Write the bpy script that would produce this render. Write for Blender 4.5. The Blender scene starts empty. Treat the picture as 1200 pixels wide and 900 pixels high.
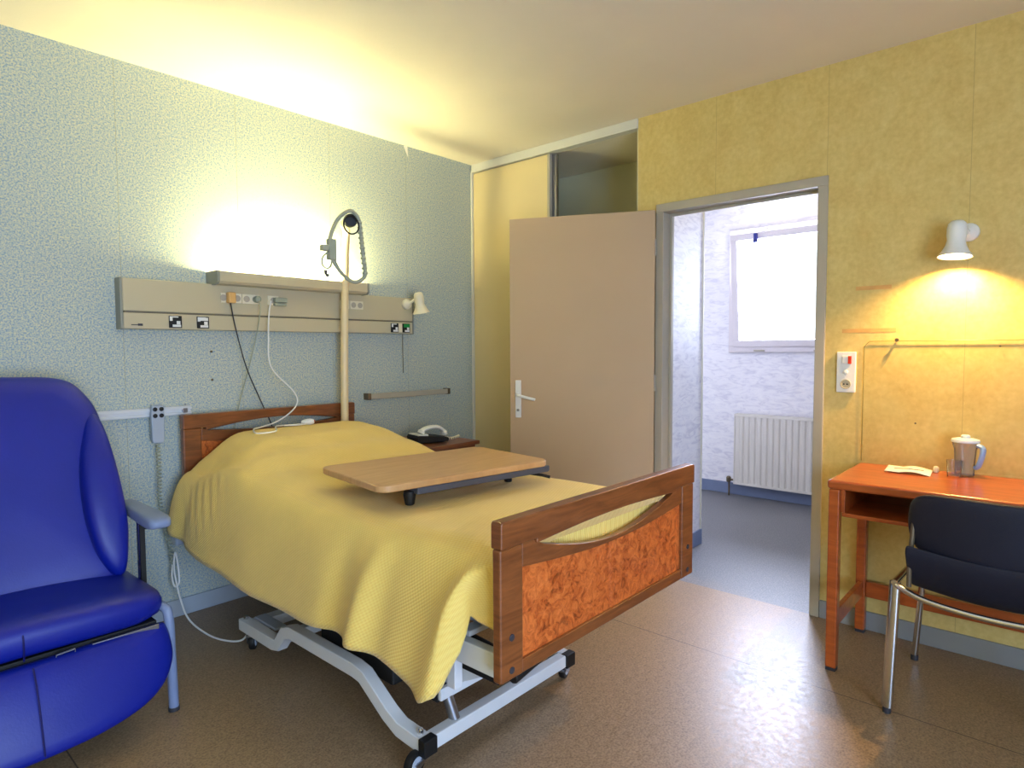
import bpy, bmesh, math, random
from mathutils import Vector, Matrix
PI=math.pi
random.seed(4)
scene=bpy.context.scene
C=scene.collection
# ------------------------------------------------------------------ materials
def new_mat(name):
    m=bpy.data.materials.new(name); m.use_nodes=True
    nt=m.node_tree; b=nt.nodes['Principled BSDF']
    return m,nt,b
def lin(c):
    return tuple(((v/12.92) if v<=0.04045 else ((v+0.055)/1.055)**2.4) for v in c)+(1,)
def mat(name,col,rough=.5,metal=0,var=.06,scale=8,bump=0,bscale=60,coat=0,spec=.5,emit=None,es=0):
    m,nt,b=new_mat(name)
    tc=nt.nodes.new('ShaderNodeTexCoord'); n=nt.nodes.new('ShaderNodeTexNoise')
    n.inputs['Scale'].default_value=scale; n.inputs['Detail'].default_value=4
    nt.links.new(tc.outputs['Object'],n.inputs['Vector'])
    r=nt.nodes.new('ShaderNodeValToRGB'); c=lin(col)
    r.color_ramp.elements[0].color=tuple(x*(1-var) for x in c[:3])+(1,)
    r.color_ramp.elements[1].color=tuple(min(1,x*(1+var)) for x in c[:3])+(1,)
    r.color_ramp.elements[0].position=.3; r.color_ramp.elements[1].position=.7
    nt.links.new(n.outputs['Fac'],r.inputs['Fac']); nt.links.new(r.outputs['Color'],b.inputs['Base Color'])
    b.inputs['Roughness'].default_value=rough; b.inputs['Metallic'].default_value=metal
    b.inputs['Coat Weight'].default_value=coat; b.inputs['Specular IOR Level'].default_value=spec
    if bump:
        n2=nt.nodes.new('ShaderNodeTexNoise'); n2.inputs['Scale'].default_value=bscale
        nt.links.new(tc.outputs['Object'],n2.inputs['Vector'])
        bp=nt.nodes.new('ShaderNodeBump'); bp.inputs['Strength'].default_value=bump; bp.inputs['Distance'].default_value=.005
        nt.links.new(n2.outputs['Fac'],bp.inputs['Height']); nt.links.new(bp.outputs['Normal'],b.inputs['Normal'])
    if emit:
        b.inputs['Emission Color'].default_value=tuple(emit)+(1,); b.inputs['Emission Strength'].default_value=es
    return m
def ramp(nt,fac,stops):
    r=nt.nodes.new('ShaderNodeValToRGB'); e=r.color_ramp.elements
    while len(e)<len(stops): e.new(.5)
    for i,(p,c) in enumerate(stops): e[i].position=p; e[i].color=c if len(c)==4 else lin(c)
    nt.links.new(fac,r.inputs['Fac']); return r
def noise(nt,vec,scale,detail=3,rough=.5,dist=0):
    n=nt.nodes.new('ShaderNodeTexNoise'); n.inputs['Scale'].default_value=scale; n.inputs['Detail'].default_value=detail
    n.inputs['Roughness'].default_value=rough; n.inputs['Distortion'].default_value=dist
    nt.links.new(vec,n.inputs['Vector']); return n
def mix(nt,fac,a,b,mode='MIX'):
    x=nt.nodes.new('ShaderNodeMix'); x.data_type='RGBA'; x.blend_type=mode
    if isinstance(fac,(int,float)): x.inputs[0].default_value=fac
    else: nt.links.new(fac,x.inputs[0])
    for v,s in ((a,x.inputs[6]),(b,x.inputs[7])):
        if isinstance(v,tuple): s.default_value=v
        else: nt.links.new(v,s)
    return x.outputs[2]
def math_(nt,op,a,b=None,c=None):
    m=nt.nodes.new('ShaderNodeMath'); m.operation=op
    for i,v in enumerate((a,b,c)):
        if v is None: continue
        if isinstance(v,(int,float)): m.inputs[i].default_value=v
        else: nt.links.new(v,m.inputs[i])
    return m.outputs[0]
def seam_mask(nt,coord,positions,w):
    out=None
    for p in positions:
        d=math_(nt,'ABSOLUTE',math_(nt,'SUBTRACT',coord,p))
        k=math_(nt,'LESS_THAN',d,w)
        out=k if out is None else math_(nt,'MAXIMUM',out,k)
    return out
def tex(nt):
    tc=nt.nodes.new('ShaderNodeTexCoord'); sp=nt.nodes.new('ShaderNodeSeparateXYZ')
    nt.links.new(tc.outputs['Object'],sp.inputs[0]); return tc.outputs['Object'],sp

M={}
# blue and cream speckled wallpaper
m,nt,b=new_mat('speckled_wallpaper'); v,sp=tex(nt)
n1=noise(nt,v,150,2,.7); n2=noise(nt,v,85,3,.7); n3=noise(nt,v,3,2)
r1=ramp(nt,n1.outputs['Fac'],[(.40,(.32,.48,.64)),(.50,(.66,.72,.68)),(.60,(.88,.83,.58))])
r2=ramp(nt,n2.outputs['Fac'],[(.30,(.56,.66,.74)),(.5,(.74,.78,.78)),(.7,(.86,.86,.76))])
c=mix(nt,.55,r2.outputs[0],r1.outputs[0])
c=mix(nt,seam_mask(nt,sp.outputs[0],(-2.218,-1.677,-1.14,-.587),.0010),c,lin((.62,.62,.52)))
nt.links.new(c,b.inputs['Base Color']); b.inputs['Roughness'].default_value=.75; M['wp_blue']=m
bp=nt.nodes.new('ShaderNodeBump'); bp.inputs['Strength'].default_value=.06; bp.inputs['Distance'].default_value=.001
nt.links.new(n1.outputs['Fac'],bp.inputs['Height']); nt.links.new(bp.outputs[0],b.inputs['Normal'])
# mottled yellow wallpaper
m,nt,b=new_mat('mottled_yellow_wallpaper'); v,sp=tex(nt)
n1=noise(nt,v,7,6,.65,.6); n2=noise(nt,v,42,4,.6)
r1=ramp(nt,n1.outputs['Fac'],[(.25,(.82,.70,.40)),(.5,(.87,.77,.47)),(.8,(.91,.83,.55))])
r2=ramp(nt,n2.outputs['Fac'],[(.3,(.76,.65,.34)),(.7,(.90,.81,.52))])
c=mix(nt,.4,r1.outputs[0],r2.outputs[0])
c=mix(nt,seam_mask(nt,sp.outputs[1],(-1.795,-2.332,-2.874,-3.41),.0010),c,lin((.74,.64,.38)))
nt.links.new(c,b.inputs['Base Color']); b.inputs['Roughness'].default_value=.6; M['wp_yellow']=m
# pale marbled hall wallpaper
m,nt,b=new_mat('pale_marbled_wallpaper'); v,sp=tex(nt)
mp=nt.nodes.new('ShaderNodeMapping'); nt.links.new(v,mp.inputs[0]); mp.inputs['Rotation'].default_value=(.7,.2,.4); mp.inputs['Scale'].default_value=(1,1,3)
n1=noise(nt,mp.outputs[0],9,5,.6,1.2)
r1=ramp(nt,n1.outputs['Fac'],[(.35,(.84,.83,.87)),(.5,(.92,.91,.93)),(.7,(.95,.94,.95))])
nt.links.new(r1.outputs[0],b.inputs['Base Color']); b.inputs['Roughness'].default_value=.45; M['wp_hall']=m
bp=nt.nodes.new('ShaderNodeBump'); bp.inputs['Strength'].default_value=.25; bp.inputs['Distance'].default_value=.004
nt.links.new(n1.outputs['Fac'],bp.inputs['Height']); nt.links.new(bp.outputs[0],b.inputs['Normal'])
# floors
def floor_mat(name,c1,c2,c3,seams,rough):
    m,nt,b=new_mat(name); v,sp=tex(nt)
    n1=noise(nt,v,130,2,.7); n2=noise(nt,v,2.2,4,.6); n3=noise(nt,v,38,3,.6)
    r1=ramp(nt,n1.outputs['Fac'],[(.36,c1),(.5,c2),(.66,c3)])
    r3=ramp(nt,n3.outputs['Fac'],[(.3,c1),(.7,c3)])
    c=mix(nt,.35,r1.outputs[0],r3.outputs[0])
    g=ramp(nt,n2.outputs['Fac'],[(.3,(.90,.90,.90,1)),(.7,(1,1,1,1))])
    c=mix(nt,1.0,c,g.outputs[0],'MULTIPLY')
    if seams: c=mix(nt,seam_mask(nt,sp.outputs[0],seams,.0022),c,lin((.30,.24,.20)))
    nt.links.new(c,b.inputs['Base Color'])
    rr=ramp(nt,n3.outputs['Fac'],[(.3,(rough-.05,)*3+(1,)),(.7,(rough+.07,)*3+(1,))])
    nt.links.new(rr.outputs[0],b.inputs['Roughness'])
    bp=nt.nodes.new('ShaderNodeBump'); bp.inputs['Strength'].default_value=.12; bp.inputs['Distance'].default_value=.002
    nt.links.new(n3.outputs['Fac'],bp.inputs['Height']); nt.links.new(bp.outputs[0],b.inputs['Normal'])
    return m
M['floor']=floor_mat('brown_vinyl_floor',(.44,.36,.27),(.58,.48,.36),(.68,.58,.46),(-.675,-2.675),.36)
M['hall_floor']=floor_mat('grey_speckled_floor',(.34,.35,.38),(.46,.46,.48),(.58,.57,.56),None,.42)
M['ceil']=mat('cream_ceiling_paint',(.93,.89,.80),.8,var=.02,scale=3,bump=.1,bscale=90)
# wood
def wood(name,cd,cl,rough=.3,axis=(1,1,9),scale=5,coat=.3):
    m,nt,b=new_mat(name); v,sp=tex(nt)
    mp=nt.nodes.new('ShaderNodeMapping'); nt.links.new(v,mp.inputs[0]); mp.inputs['Scale'].default_value=axis
    n=noise(nt,mp.outputs[0],scale,6,.6,.8)
    r=ramp(nt,n.outputs['Fac'],[(.3,cd),(.7,cl)])
    nt.links.new(r.outputs[0],b.inputs['Base Color']); b.inputs['Roughness'].default_value=rough; b.inputs['Coat Weight'].default_value=coat
    b.inputs['Coat Roughness'].default_value=.2
    return m
M['bedwood']=wood('brown_bed_wood',(.40,.215,.10),(.56,.325,.165),.35,(1.5,1.5,14),4)
M['deskwood']=wood('orange_varnished_wood',(.58,.25,.09),(.76,.38,.16),.28,(8,1,8),4,.5)
M['beech']=wood('pale_beech_laminate',(.76,.58,.38),(.83,.66,.46),.4,(1,9,1),6,.1)
M['nightwood']=wood('brown_cabinet_wood',(.42,.24,.14),(.55,.33,.2),.35,(1,6,1),5)
m,nt,b=new_mat('burl_veneer'); v,sp=tex(nt)
n1=noise(nt,v,14,6,.7,1.5); n2=noise(nt,v,26,5,.75,1.6); n3=noise(nt,v,5,3,.5)
r1=ramp(nt,n1.outputs['Fac'],[(.3,(.60,.26,.10)),(.5,(.76,.38,.16)),(.72,(.86,.48,.24))])
r2=ramp(nt,n2.outputs['Fac'],[(.36,(.16,.05,.03)),(.44,(.66,.29,.12)),(.60,(.90,.50,.23))])
c=mix(nt,.55,r1.outputs[0],r2.outputs[0]); 
nt.links.new(c,b.inputs['Base Color']); b.inputs['Roughness'].default_value=.3; b.inputs['Coat Weight'].default_value=.3; M['burl']=m
# bedspread: fine diagonal quilting driven by the cloth's own UV
m,nt,b=new_mat('yellow_quilted_cotton')
tc=nt.nodes.new('ShaderNodeTexCoord'); sp=nt.nodes.new('ShaderNodeSeparateXYZ'); nt.links.new(tc.outputs['UV'],sp.inputs[0])
U,V=sp.outputs[0],sp.outputs[1]
tri=math_(nt,'PINGPONG',math_(nt,'MULTIPLY',V,1.0),.009)
w=math_(nt,'SINE',math_(nt,'MULTIPLY',math_(nt,'ADD',U,math_(nt,'MULTIPLY',V,.75)),2*PI/.0105))
w2=math_(nt,'SINE',math_(nt,'MULTIPLY',math_(nt,'SUBTRACT',V,math_(nt,'MULTIPLY',U,.45)),2*PI/.012))
h=math_(nt,'ADD',math_(nt,'MULTIPLY',w,.55),math_(nt,'MULTIPLY',w2,.28))
g=ramp(nt,math_(nt,'MULTIPLY_ADD',h,.5,.5),[(.1,(.94,.78,.36)),(.8,(.99,.87,.48))])
nz=noise(nt,tc.outputs['UV'],6,4); g2=ramp(nt,nz.outputs['Fac'],[(.3,(.93,.93,.93,1)),(.7,(1,1,1,1))])
nt.links.new(mix(nt,1.0,g.outputs[0],g2.outputs[0],'MULTIPLY'),b.inputs['Base Color'])
bp=nt.nodes.new('ShaderNodeBump'); bp.inputs['Strength'].default_value=.40; bp.inputs['Distance'].default_value=.0025
nt.links.new(h,bp.inputs['Height']); nt.links.new(bp.outputs[0],b.inputs['Normal'])
b.inputs['Roughness'].default_value=.8; b.inputs['Sheen Weight'].default_value=.25; M['spread']=m

M['white']=mat('white_powder_paint',(.86,.87,.88),.35,var=.03)
M['chrome']=mat('chrome_metal',(.85,.85,.86),.12,1,var=.02)
M['steel']=mat('brushed_steel',(.62,.63,.66),.35,1,var=.04)
M['black']=mat('black_plastic',(.035,.035,.04),.6,var=.1)
M['dkgrey']=mat('dark_grey_plastic',(.20,.20,.23),.45,var=.1)
M['ltgrey']=mat('light_grey_plastic',(.66,.70,.76),.45,var=.03)
M['greypaint']=mat('grey_frame_paint',(.70,.67,.60),.45,var=.03)
M['door']=mat('taupe_door_laminate',(.74,.64,.52),.5,var=.03,scale=2)
M['cupdoor']=mat('cream_cupboard_laminate',(.88,.80,.60),.5,var=.03,scale=2)
M['cupin']=mat('cupboard_inner_paint',(.86,.84,.70),.7,var=.03,scale=2)
M['armgrey']=mat('blue_grey_arm_plastic',(.50,.56,.70),.42,var=.03)
M['tray']=mat('slate_grey_plastic',(.30,.32,.38),.45,var=.05)
M['trimwhite']=mat('white_trim_paint',(.86,.85,.80),.45,var=.02)
M['unit']=mat('beige_grey_enamel',(.76,.72,.60),.4,var=.02,scale=2)
M['unit_dark']=mat('beige_grey_enamel_end',(.55,.56,.52),.45,var=.03)
M['groove']=mat('panel_groove_shadow_gap',(.42,.40,.34),.6,var=.03)
M['cream']=mat('cream_plastic',(.90,.87,.76),.4,var=.02)
M['whiteplastic']=mat('white_plastic',(.92,.92,.90),.35,var=.02)
M['orangeplug']=mat('orange_cream_plastic',(.86,.68,.42),.4,var=.03)
M['pole']=mat('cream_pole_enamel',(.90,.82,.64),.35,var=.02)
M['greyhandle']=mat('grey_green_plastic',(.62,.64,.56),.5,var=.05)
M['blue']=mat('royal_blue_vinyl',(.012,.105,.56),.42,var=.08,scale=5,bump=.06,bscale=160,spec=.45)
M['blueseam']=mat('dark_blue_piping',(.03,.05,.36),.45,var=.05)
M['navy']=mat('navy_upholstery',(.055,.065,.14),.7,var=.1,bump=.2,bscale=200)
M['base_blue']=mat('blue_grey_cove_vinyl',(.45,.50,.62),.45,var=.05)
M['base_pale']=mat('pale_blue_baseboard',(.66,.70,.74),.5,var=.03)
M['base_grey']=mat('grey_baseboard',(.55,.56,.56),.5,var=.04)
M['radiator']=mat('white_radiator_enamel',(.86,.84,.80),.4,var=.02)
M['winframe']=mat('white_window_pvc',(.86,.83,.84),.4,var=.02)
M['paper']=mat('white_paper',(.95,.94,.90),.7,var=.02)
M['red']=mat('red_plastic',(.80,.22,.12),.4,var=.05)
M['green']=mat('green_plastic',(.05,.55,.25),.4,var=.05)
M['brass']=mat('brownish_metal',(.45,.40,.32),.4,.6,var=.05)
M['jugblue']=mat('pale_blue_plastic',(.55,.68,.84),.35,var=.03)
M['juglid']=mat('pale_lid_plastic',(.82,.87,.90),.35,var=.02)
M['tape']=mat('tape_residue',(.86,.66,.38),.6,var=.12,scale=20)
M['skin_blue']=mat('blue_plastic',(.08,.12,.5),.4,var=.05)
M['tubelit']=mat('lit_fluorescent_tube',(1,1,.9),.5,emit=(1.0,.92,.46),es=500)
M['bulblit']=mat('lit_bulb_glass',(1,1,.9),.5,emit=(1.0,.60,.22),es=2100)
def glass(name,tint,gl=.08,rough=.02,haze=0,ior=1.45):
    m=bpy.data.materials.new(name); m.use_nodes=True; nt=m.node_tree; nt.nodes.clear()
    o=nt.nodes.new('ShaderNodeOutputMaterial'); t=nt.nodes.new('ShaderNodeBsdfTransparent'); g=nt.nodes.new('ShaderNodeBsdfGlossy'); x=nt.nodes.new('ShaderNodeMixShader')
    tc=nt.nodes.new('ShaderNodeTexCoord'); n=noise(nt,tc.outputs['Object'],12,2)
    r=ramp(nt,n.outputs['Fac'],[(.2,tuple(a*.98 for a in tint)+(1,)),(.8,tuple(tint)+(1,))])
    nt.links.new(r.outputs[0],t.inputs[0]); g.inputs['Roughness'].default_value=rough
    f=nt.nodes.new('ShaderNodeFresnel'); f.inputs['IOR'].default_value=ior
    fac=math_(nt,'ADD',f.outputs[0],gl-.03)
    nt.links.new(fac,x.inputs[0]); nt.links.new(t.outputs[0],x.inputs[1]); nt.links.new(g.outputs[0],x.inputs[2]); res=x.outputs[0]
    if haze:
        d=nt.nodes.new('ShaderNodeBsdfDiffuse'); d.inputs[0].default_value=(.85,.88,.9,1); y=nt.nodes.new('ShaderNodeMixShader'); y.inputs[0].default_value=haze
        nt.links.new(res,y.inputs[1]); nt.links.new(d.outputs[0],y.inputs[2]); res=y.outputs[0]
    nt.links.new(res,o.inputs[0])
    return m
M['pane']=glass('window_glass',(.97,.98,1.0),.04)
M['plexi']=glass('clear_plexiglass',(.99,.99,.975),.045,.1,0,1.0001)
M['plexiedge']=mat('plexiglass_edge',(.62,.55,.30),.3,var=.05)
M['jugclear']=glass('jug_clear_plastic',(.96,.97,.97),.05,.15,.07,1.15)
M['tumbler']=glass('tumbler_glass',(.97,.98,.98),.05,.05,.03,1.12)

# ------------------------------------------------------------------ geometry helpers (all coordinates in metres, room space)
def box(bm,x0,x1,y0,y1,z0,z1,mt=None,mi=0):
    vs=[bm.verts.new(Vector(p)) for p in ((x0,y0,z0),(x1,y0,z0),(x1,y1,z0),(x0,y1,z0),(x0,y0,z1),(x1,y0,z1),(x1,y1,z1),(x0,y1,z1))]
    if mt is not None:
        for q in vs: q.co=mt@q.co
    for f in ((3,2,1,0),(4,5,6,7),(0,1,5,4),(1,2,6,5),(2,3,7,6),(3,0,4,7)):
        fa=bm.faces.new([vs[i] for i in f]); fa.material_index=mi
    return bm
def prism(bm,pts,fn0,fn1):
    a=[bm.verts.new(Vector(fn0(p))) for p in pts]; b=[bm.verts.new(Vector(fn1(p))) for p in pts]
    n=len(pts)
    bm.faces.new(a); bm.faces.new(b[::-1])
    for i in range(n): bm.faces.new((a[i],b[i],b[(i+1)%n],a[(i+1)%n]))
    return bm
def prism_xz(bm,pts,y0,y1): return prism(bm,pts,lambda p:(p[0],y0,p[1]),lambda p:(p[0],y1,p[1]))
def prism_yz(bm,pts,x0,x1): return prism(bm,pts,lambda p:(x0,p[0],p[1]),lambda p:(x1,p[0],p[1]))
def prism_xy(bm,pts,z0,z1): return prism(bm,pts,lambda p:(p[0],p[1],z0),lambda p:(p[0],p[1],z1))
def catmull(pts,n=8,closed=False):
    P=[Vector(p) for p in pts]; out=[]; L=len(P)
    rng=range(L if closed else L-1)
    for i in rng:
        p0=P[(i-1)%L] if (closed or i>0) else P[0]; p1=P[i]; p2=P[(i+1)%L]; p3=P[(i+2)%L] if (closed or i+2<L) else P[-1]
        for k in range(n):
            t=k/n
            out.append(.5*((2*p1)+(-p0+p2)*t+(2*p0-5*p1+4*p2-p3)*t*t+(-p0+3*p1-3*p2+p3)*t**3))
    if not closed: out.append(P[-1])
    return out
def tube(bm,pts,r,seg=10,closed=False,caps=True,flat=None,up=None):
    P=[Vector(p) for p in pts]; n=len(P); rings=[]
    rr=r if isinstance(r,(list,tuple)) else [r]*n
    prev=None
    for i in range(n):
        if closed: t=(P[(i+1)%n]-P[i-1]).normalized()
        else: t=(P[min(i+1,n-1)]-P[max(i-1,0)]).normalized()
        if prev is None:
            a=Vector(up) if up else (Vector((0,0,1)) if abs(t.z)<.9 else Vector((1,0,0)))
            u=(a-t*a.dot(t)).normalized()
        else:
            u=(prev-t*prev.dot(t))
            u=u.normalized() if u.length>1e-6 else prev
        prev=u; w=t.cross(u)
        fx,fy=flat if flat else (1,1)
        rings.append([bm.verts.new(P[i]+u*math.cos(2*PI*k/seg)*rr[i]*fx+w*math.sin(2*PI*k/seg)*rr[i]*fy) for k in range(seg)])
    for i in range(n if closed else n-1):
        A,B=rings[i],rings[(i+1)%n]
        for k in range(seg): bm.faces.new((A[k],A[(k+1)%seg],B[(k+1)%seg],B[k]))
    if caps and not closed:
        bm.faces.new(rings[0][::-1]); bm.faces.new(rings[-1])
    return bm
def sweep_rect(bm,pts,hw,hh,up=(1,0,0)):
    """rectangular bar along a path; hw along up, hh across"""
    P=[Vector(p) for p in pts]; n=len(P); rings=[]; u=Vector(up)
    for i in range(n):
        t=(P[min(i+1,n-1)]-P[max(i-1,0)]).normalized(); w=t.cross(u).normalized()
        rings.append([bm.verts.new(P[i]+u*a*hw+w*b_*hh) for a,b_ in ((-1,-1),(1,-1),(1,1),(-1,1))])
    for i in range(n-1):
        for k in range(4): bm.faces.new((rings[i][k],rings[i][(k+1)%4],rings[i+1][(k+1)%4],rings[i+1][k]))
    bm.faces.new(rings[0][::-1]); bm.faces.new(rings[-1]); return bm
def lathe(bm,prof,org,axis=(0,0,1),seg=24,cap0=True,cap1=True):
    ax=Vector(axis).normalized(); a=Vector((1,0,0)) if abs(ax.x)<.9 else Vector((0,1,0)); u=(a-ax*a.dot(ax)).normalized(); w=ax.cross(u); O=Vector(org)
    R=[[bm.verts.new(O+ax*h+(u*math.cos(2*PI*k/seg)+w*math.sin(2*PI*k/seg))*max(r,1e-4)) for k in range(seg)] for r,h in prof]
    for A,B in zip(R,R[1:]):
        for k in range(seg): bm.faces.new((A[k],A[(k+1)%seg],B[(k+1)%seg],B[k]))
    if cap0: bm.faces.new(R[0][::-1])
    if cap1: bm.faces.new(R[-1])
    return bm
def pad(bm,outline,fn,thick,crown=.35):
    """upholstered pad: outline (u,v) list star-shaped about its centroid; fn(u,v,d) -> point, d = depth -1..1"""
    cx=sum(p[0] for p in outline)/len(outline); cy=sum(p[1] for p in outline)/len(outline)
    prof=[(0,1+crown),(.35,1+crown*.9),(.65,1+crown*.6),(.84,1+crown*.2),(.93,.86),(.98,.6),(1,.2),(1,-.2),(.98,-.6),(.93,-.86),(.84,-1),(.5,-1),(0,-1)]
    rings=[]
    for s,d in prof:
        if s==0: rings.append([bm.verts.new(Vector(fn(cx,cy,d*thick)))])
        else: rings.append([bm.verts.new(Vector(fn(cx+(p[0]-cx)*s,cy+(p[1]-cy)*s,d*thick))) for p in outline])
    n=len(outline)
    for A,B in zip(rings,rings[1:]):
        for k in range(n):
            k2=(k+1)%n
            if len(A)==1: bm.faces.new((A[0],B[k],B[k2]))
            elif len(B)==1: bm.faces.new((A[k],B[0],A[k2]))
            else: bm.faces.new((A[k],B[k],B[k2],A[k2]))
    return bm
def root_of(o):
    while o.parent: o=o.parent
    return o
def obj(name,bm,m,parent=None,bevel=0,seg=2,angle=35,loc=None,flat=False):
    bmesh.ops.recalc_face_normals(bm,faces=bm.faces[:])
    if parent is not None:
        off=root_of(parent).location
    else:
        if loc is None:
            zs=[v.co.z for v in bm.verts]; xs=[v.co.x for v in bm.verts]; ys=[v.co.y for v in bm.verts]
            loc=((min(xs)+max(xs))/2,(min(ys)+max(ys))/2,min(zs))
        off=Vector(loc)
    bmesh.ops.translate(bm,verts=bm.verts[:],vec=-off)
    me=bpy.data.meshes.new(name); bm.to_mesh(me); bm.free()
    if not flat:
        for p in me.polygons: p.use_smooth=True
        me.set_sharp_from_angle(angle=math.radians(angle))
    o=bpy.data.objects.new(name,me); C.objects.link(o)
    for mm in (m if isinstance(m,(list,tuple)) else [m]): me.materials.append(mm)
    if parent is not None: o.parent=parent
    else: o.location=off
    if bevel:
        bv=o.modifiers.new('bevel','BEVEL'); bv.width=bevel; bv.segments=seg; bv.limit_method='ANGLE'; bv.angle_limit=math.radians(40); bv.harden_normals=True
    return o
def thing(name,label,cat,loc,group=None):
    o=bpy.data.objects.new(name,None); C.objects.link(o); o.location=loc; o.empty_display_size=.1
    return tag(o,label,cat,group)
def tag(o,label,cat,group=None):
    o['label']=label; o['category']=cat
    if group: o['group']=group
    return o
def struct(name,bm,m,parent=None,bevel=0,loc=(0,0,0)):
    o=obj(name,bm,m,parent,bevel=bevel,loc=loc if parent is None else None)
    o['kind']='structure'
    return o
B=bmesh.new
H=2.58
# ------------------------------------------------------------------ room shell
struct('floor',box(B(),-4.6,.0,-4.9,0,-.1,0),M['floor'])
struct('floor_hall',box(B(),0,2.5,-3.6,.9,-.1,0),M['hall_floor'])
struct('ceiling',box(B(),-4.6,0,-4.9,0,H,H+.1),M['ceil'])
struct('ceiling_hall',box(B(),.1,2.5,-3.6,.9,2.545,2.65),M['ceil'])
struct('wall_head',box(B(),-4.7,.62,0,.12,-.1,H+.1),M['wp_blue'])
# right wall: above / beside the doorway and cupboard
bm=B(); box(bm,0,.1,-4.9,-2.34,0,H); box(bm,0,.1,-2.34,-1.337,2.08,H); box(bm,0,.1,-1.46,-1.337,0,2.08)
struct('wall_right',bm,M['wp_yellow'])
struct('wall_left',box(B(),-4.7,-4.6,-4.9,0,0,H),M['wp_yellow'])
# rear wall with the daylight window, behind the viewer
wx0,wx1,wz0,wz1=-4.25,-2.25,.15,2.05
bm=B(); box(bm,-4.7,wx0,-5.0,-4.9,0,H); box(bm,wx1,.1,-5.0,-4.9,0,H); box(bm,wx0,wx1,-5.0,-4.9,0,wz0); box(bm,wx0,wx1,-5.0,-4.9,wz1,H)
struct('wall_rear',bm,M['wp_yellow'])
bm=B()
for a,b2,c2,d2 in ((wx0,wx1,wz0,wz0+.06),(wx0,wx1,wz1-.06,wz1),(wx0,wx0+.06,wz0+.06,wz1-.06),(wx1-.06,wx1,wz0+.06,wz1-.06),((wx0+wx1)/2-.04,(wx0+wx1)/2+.04,wz0+.06,wz1-.06)):
    box(bm,a,b2,-4.99,-4.92,c2,d2)
w2=struct('window_2',bm,M['winframe'])
# hall beyond the doorway
bm=B(); box(bm,2.24,2.4,-3.6,-1.95,0,2.6); box(bm,2.24,2.4,-.95,.9,0,2.6); box(bm,2.24,2.4,-1.95,-.95,0,1.25); box(bm,2.24,2.4,-1.95,-.95,2.30,2.6)
struct('wall_hall_back',bm,M['wp_hall'])
bm=B(); box(bm,.1,.695,-1.408,-1.337,0,2.6); box(bm,.62,.695,-1.337,0,0,2.6)
struct('wall_hall_partition',bm,M['wp_hall'])
struct('wall_hall_left',box(B(),.62,2.5,.8,.9,0,2.6),M['wp_hall'])
struct('wall_hall_right',box(B(),.1,2.5,-3.6,-3.5,0,2.6),M['wp_hall'])
struct('wall_hall_front',box(B(),.1,.115,-3.5,-2.34,0,2.6),M['wp_hall'])
# corner guard on the partition end
struct('trim_1',box(B(),.688,.70,-1.416,-1.38,.1,2.5),M['trimwhite'],bevel=.003)
# cupboard recess lining
bm=B(); box(bm,.60,.62,-1.337,0,0,H); box(bm,.0,.62,-1.337,-1.332,0,H); box(bm,.10,.60,-1.332,-.005,1.95,1.968); box(bm,.05,.6,-.005,0,0,H)
struct('wall_cupboard',bm,M['cupin'])
struct('ceiling_cupboard',box(B(),.0,.62,-1.337,0,H,H+.1),M['ceil'])
struct('floor_cupboard',box(B(),0.0,.62,-1.337,0,.0,.004),M['floor'])
# cupboard rails and sliding door
bm=B(); box(bm,-.014,.045,-1.337,-.012,2.525,2.578); box(bm,-.018,-.012,-1.337,-.012,2.522,2.536)
struct('trim_2',bm,M['trimwhite'],bevel=.002)
struct('trim_3',box(B(),-.012,.03,-.016,-.001,0,2.525),M['trimwhite'],bevel=.002)
cs=thing('sliding_door','cream sliding cupboard door in the corner beside the blue speckled wall','cupboard door',(.012,-.35,.0))
obj('door_panel',box(B(),.002,.020,-.685,-.018,.02,2.518),M['cupdoor'],cs,bevel=.002)
e=obj('edge_profile',box(B(),-.004,.024,-.705,-.685,.02,2.518),M['greypaint'],cs,bevel=.002); e['label']='grey metal edge strip'
sd=thing('sliding_door','second sliding cupboard panel pushed behind the cream one, only its grey edge showing','cupboard door',(.036,-.35,.0))
obj('door_panel',box(B(),.030,.046,-.70,-.05,.02,2.518),M['cupdoor'],sd,bevel=.002)
obj('edge_profile',box(B(),.026,.050,-.735,-.70,.02,2.518),M['steel'],sd,bevel=.002)
# doorway frame
bm=B(); box(bm,-.014,.115,-1.505,-1.459,0,2.035); box(bm,-.014,.115,-2.34,-2.297,0,2.035); box(bm,-.014,.115,-2.34,-1.459,2.035,2.08)
box(bm,.06,.075,-1.52,-1.505,0,2.02); box(bm,.06,.075,-2.297,-2.282,0,2.02); box(bm,.06,.075,-2.297,-1.505,2.02,2.035)
df=struct('door_1',bm,M['greypaint'],bevel=.003)
# door leaf, swung right round towards the cupboard
th=math.radians(25.5); hx,hy=-.022,-1.462
DM=Matrix.Translation((hx,hy,0))@Matrix.Rotation(th,4,'Z')   # local: +y runs along the leaf, -x faces the room
leaf=thing('door_leaf','taupe door leaf standing open against the cupboard, white lever handle','door',(hx,hy,0))
leaf['kind']='structure'
obj('door_panel',box(B(),-.04,0,0,.83,.012,2.042,DM),M['door'],leaf,bevel=.002)
bm=B(); box(bm,-.050,-.040,.762,.796,.885,1.105,DM); hp=obj('handle_plate',bm,M['whiteplastic'],leaf,bevel=.003)
bm=B(); tube(bm,[DM@Vector(p) for p in ((-.05,.779,1.022),(-.085,.779,1.022),(-.094,.770,1.020),(-.096,.72,1.008),(-.096,.665,.996))],.0085,10)
obj('door_handle',bm,M['whiteplastic'],leaf)
bm=B(); lathe(bm,[(.008,0),(.008,.004)],DM@Vector((-.05,.779,.93)),DM.to_3x3()@Vector((-1,0,0)),12); obj('keyhole',bm,M['steel'],leaf)
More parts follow.
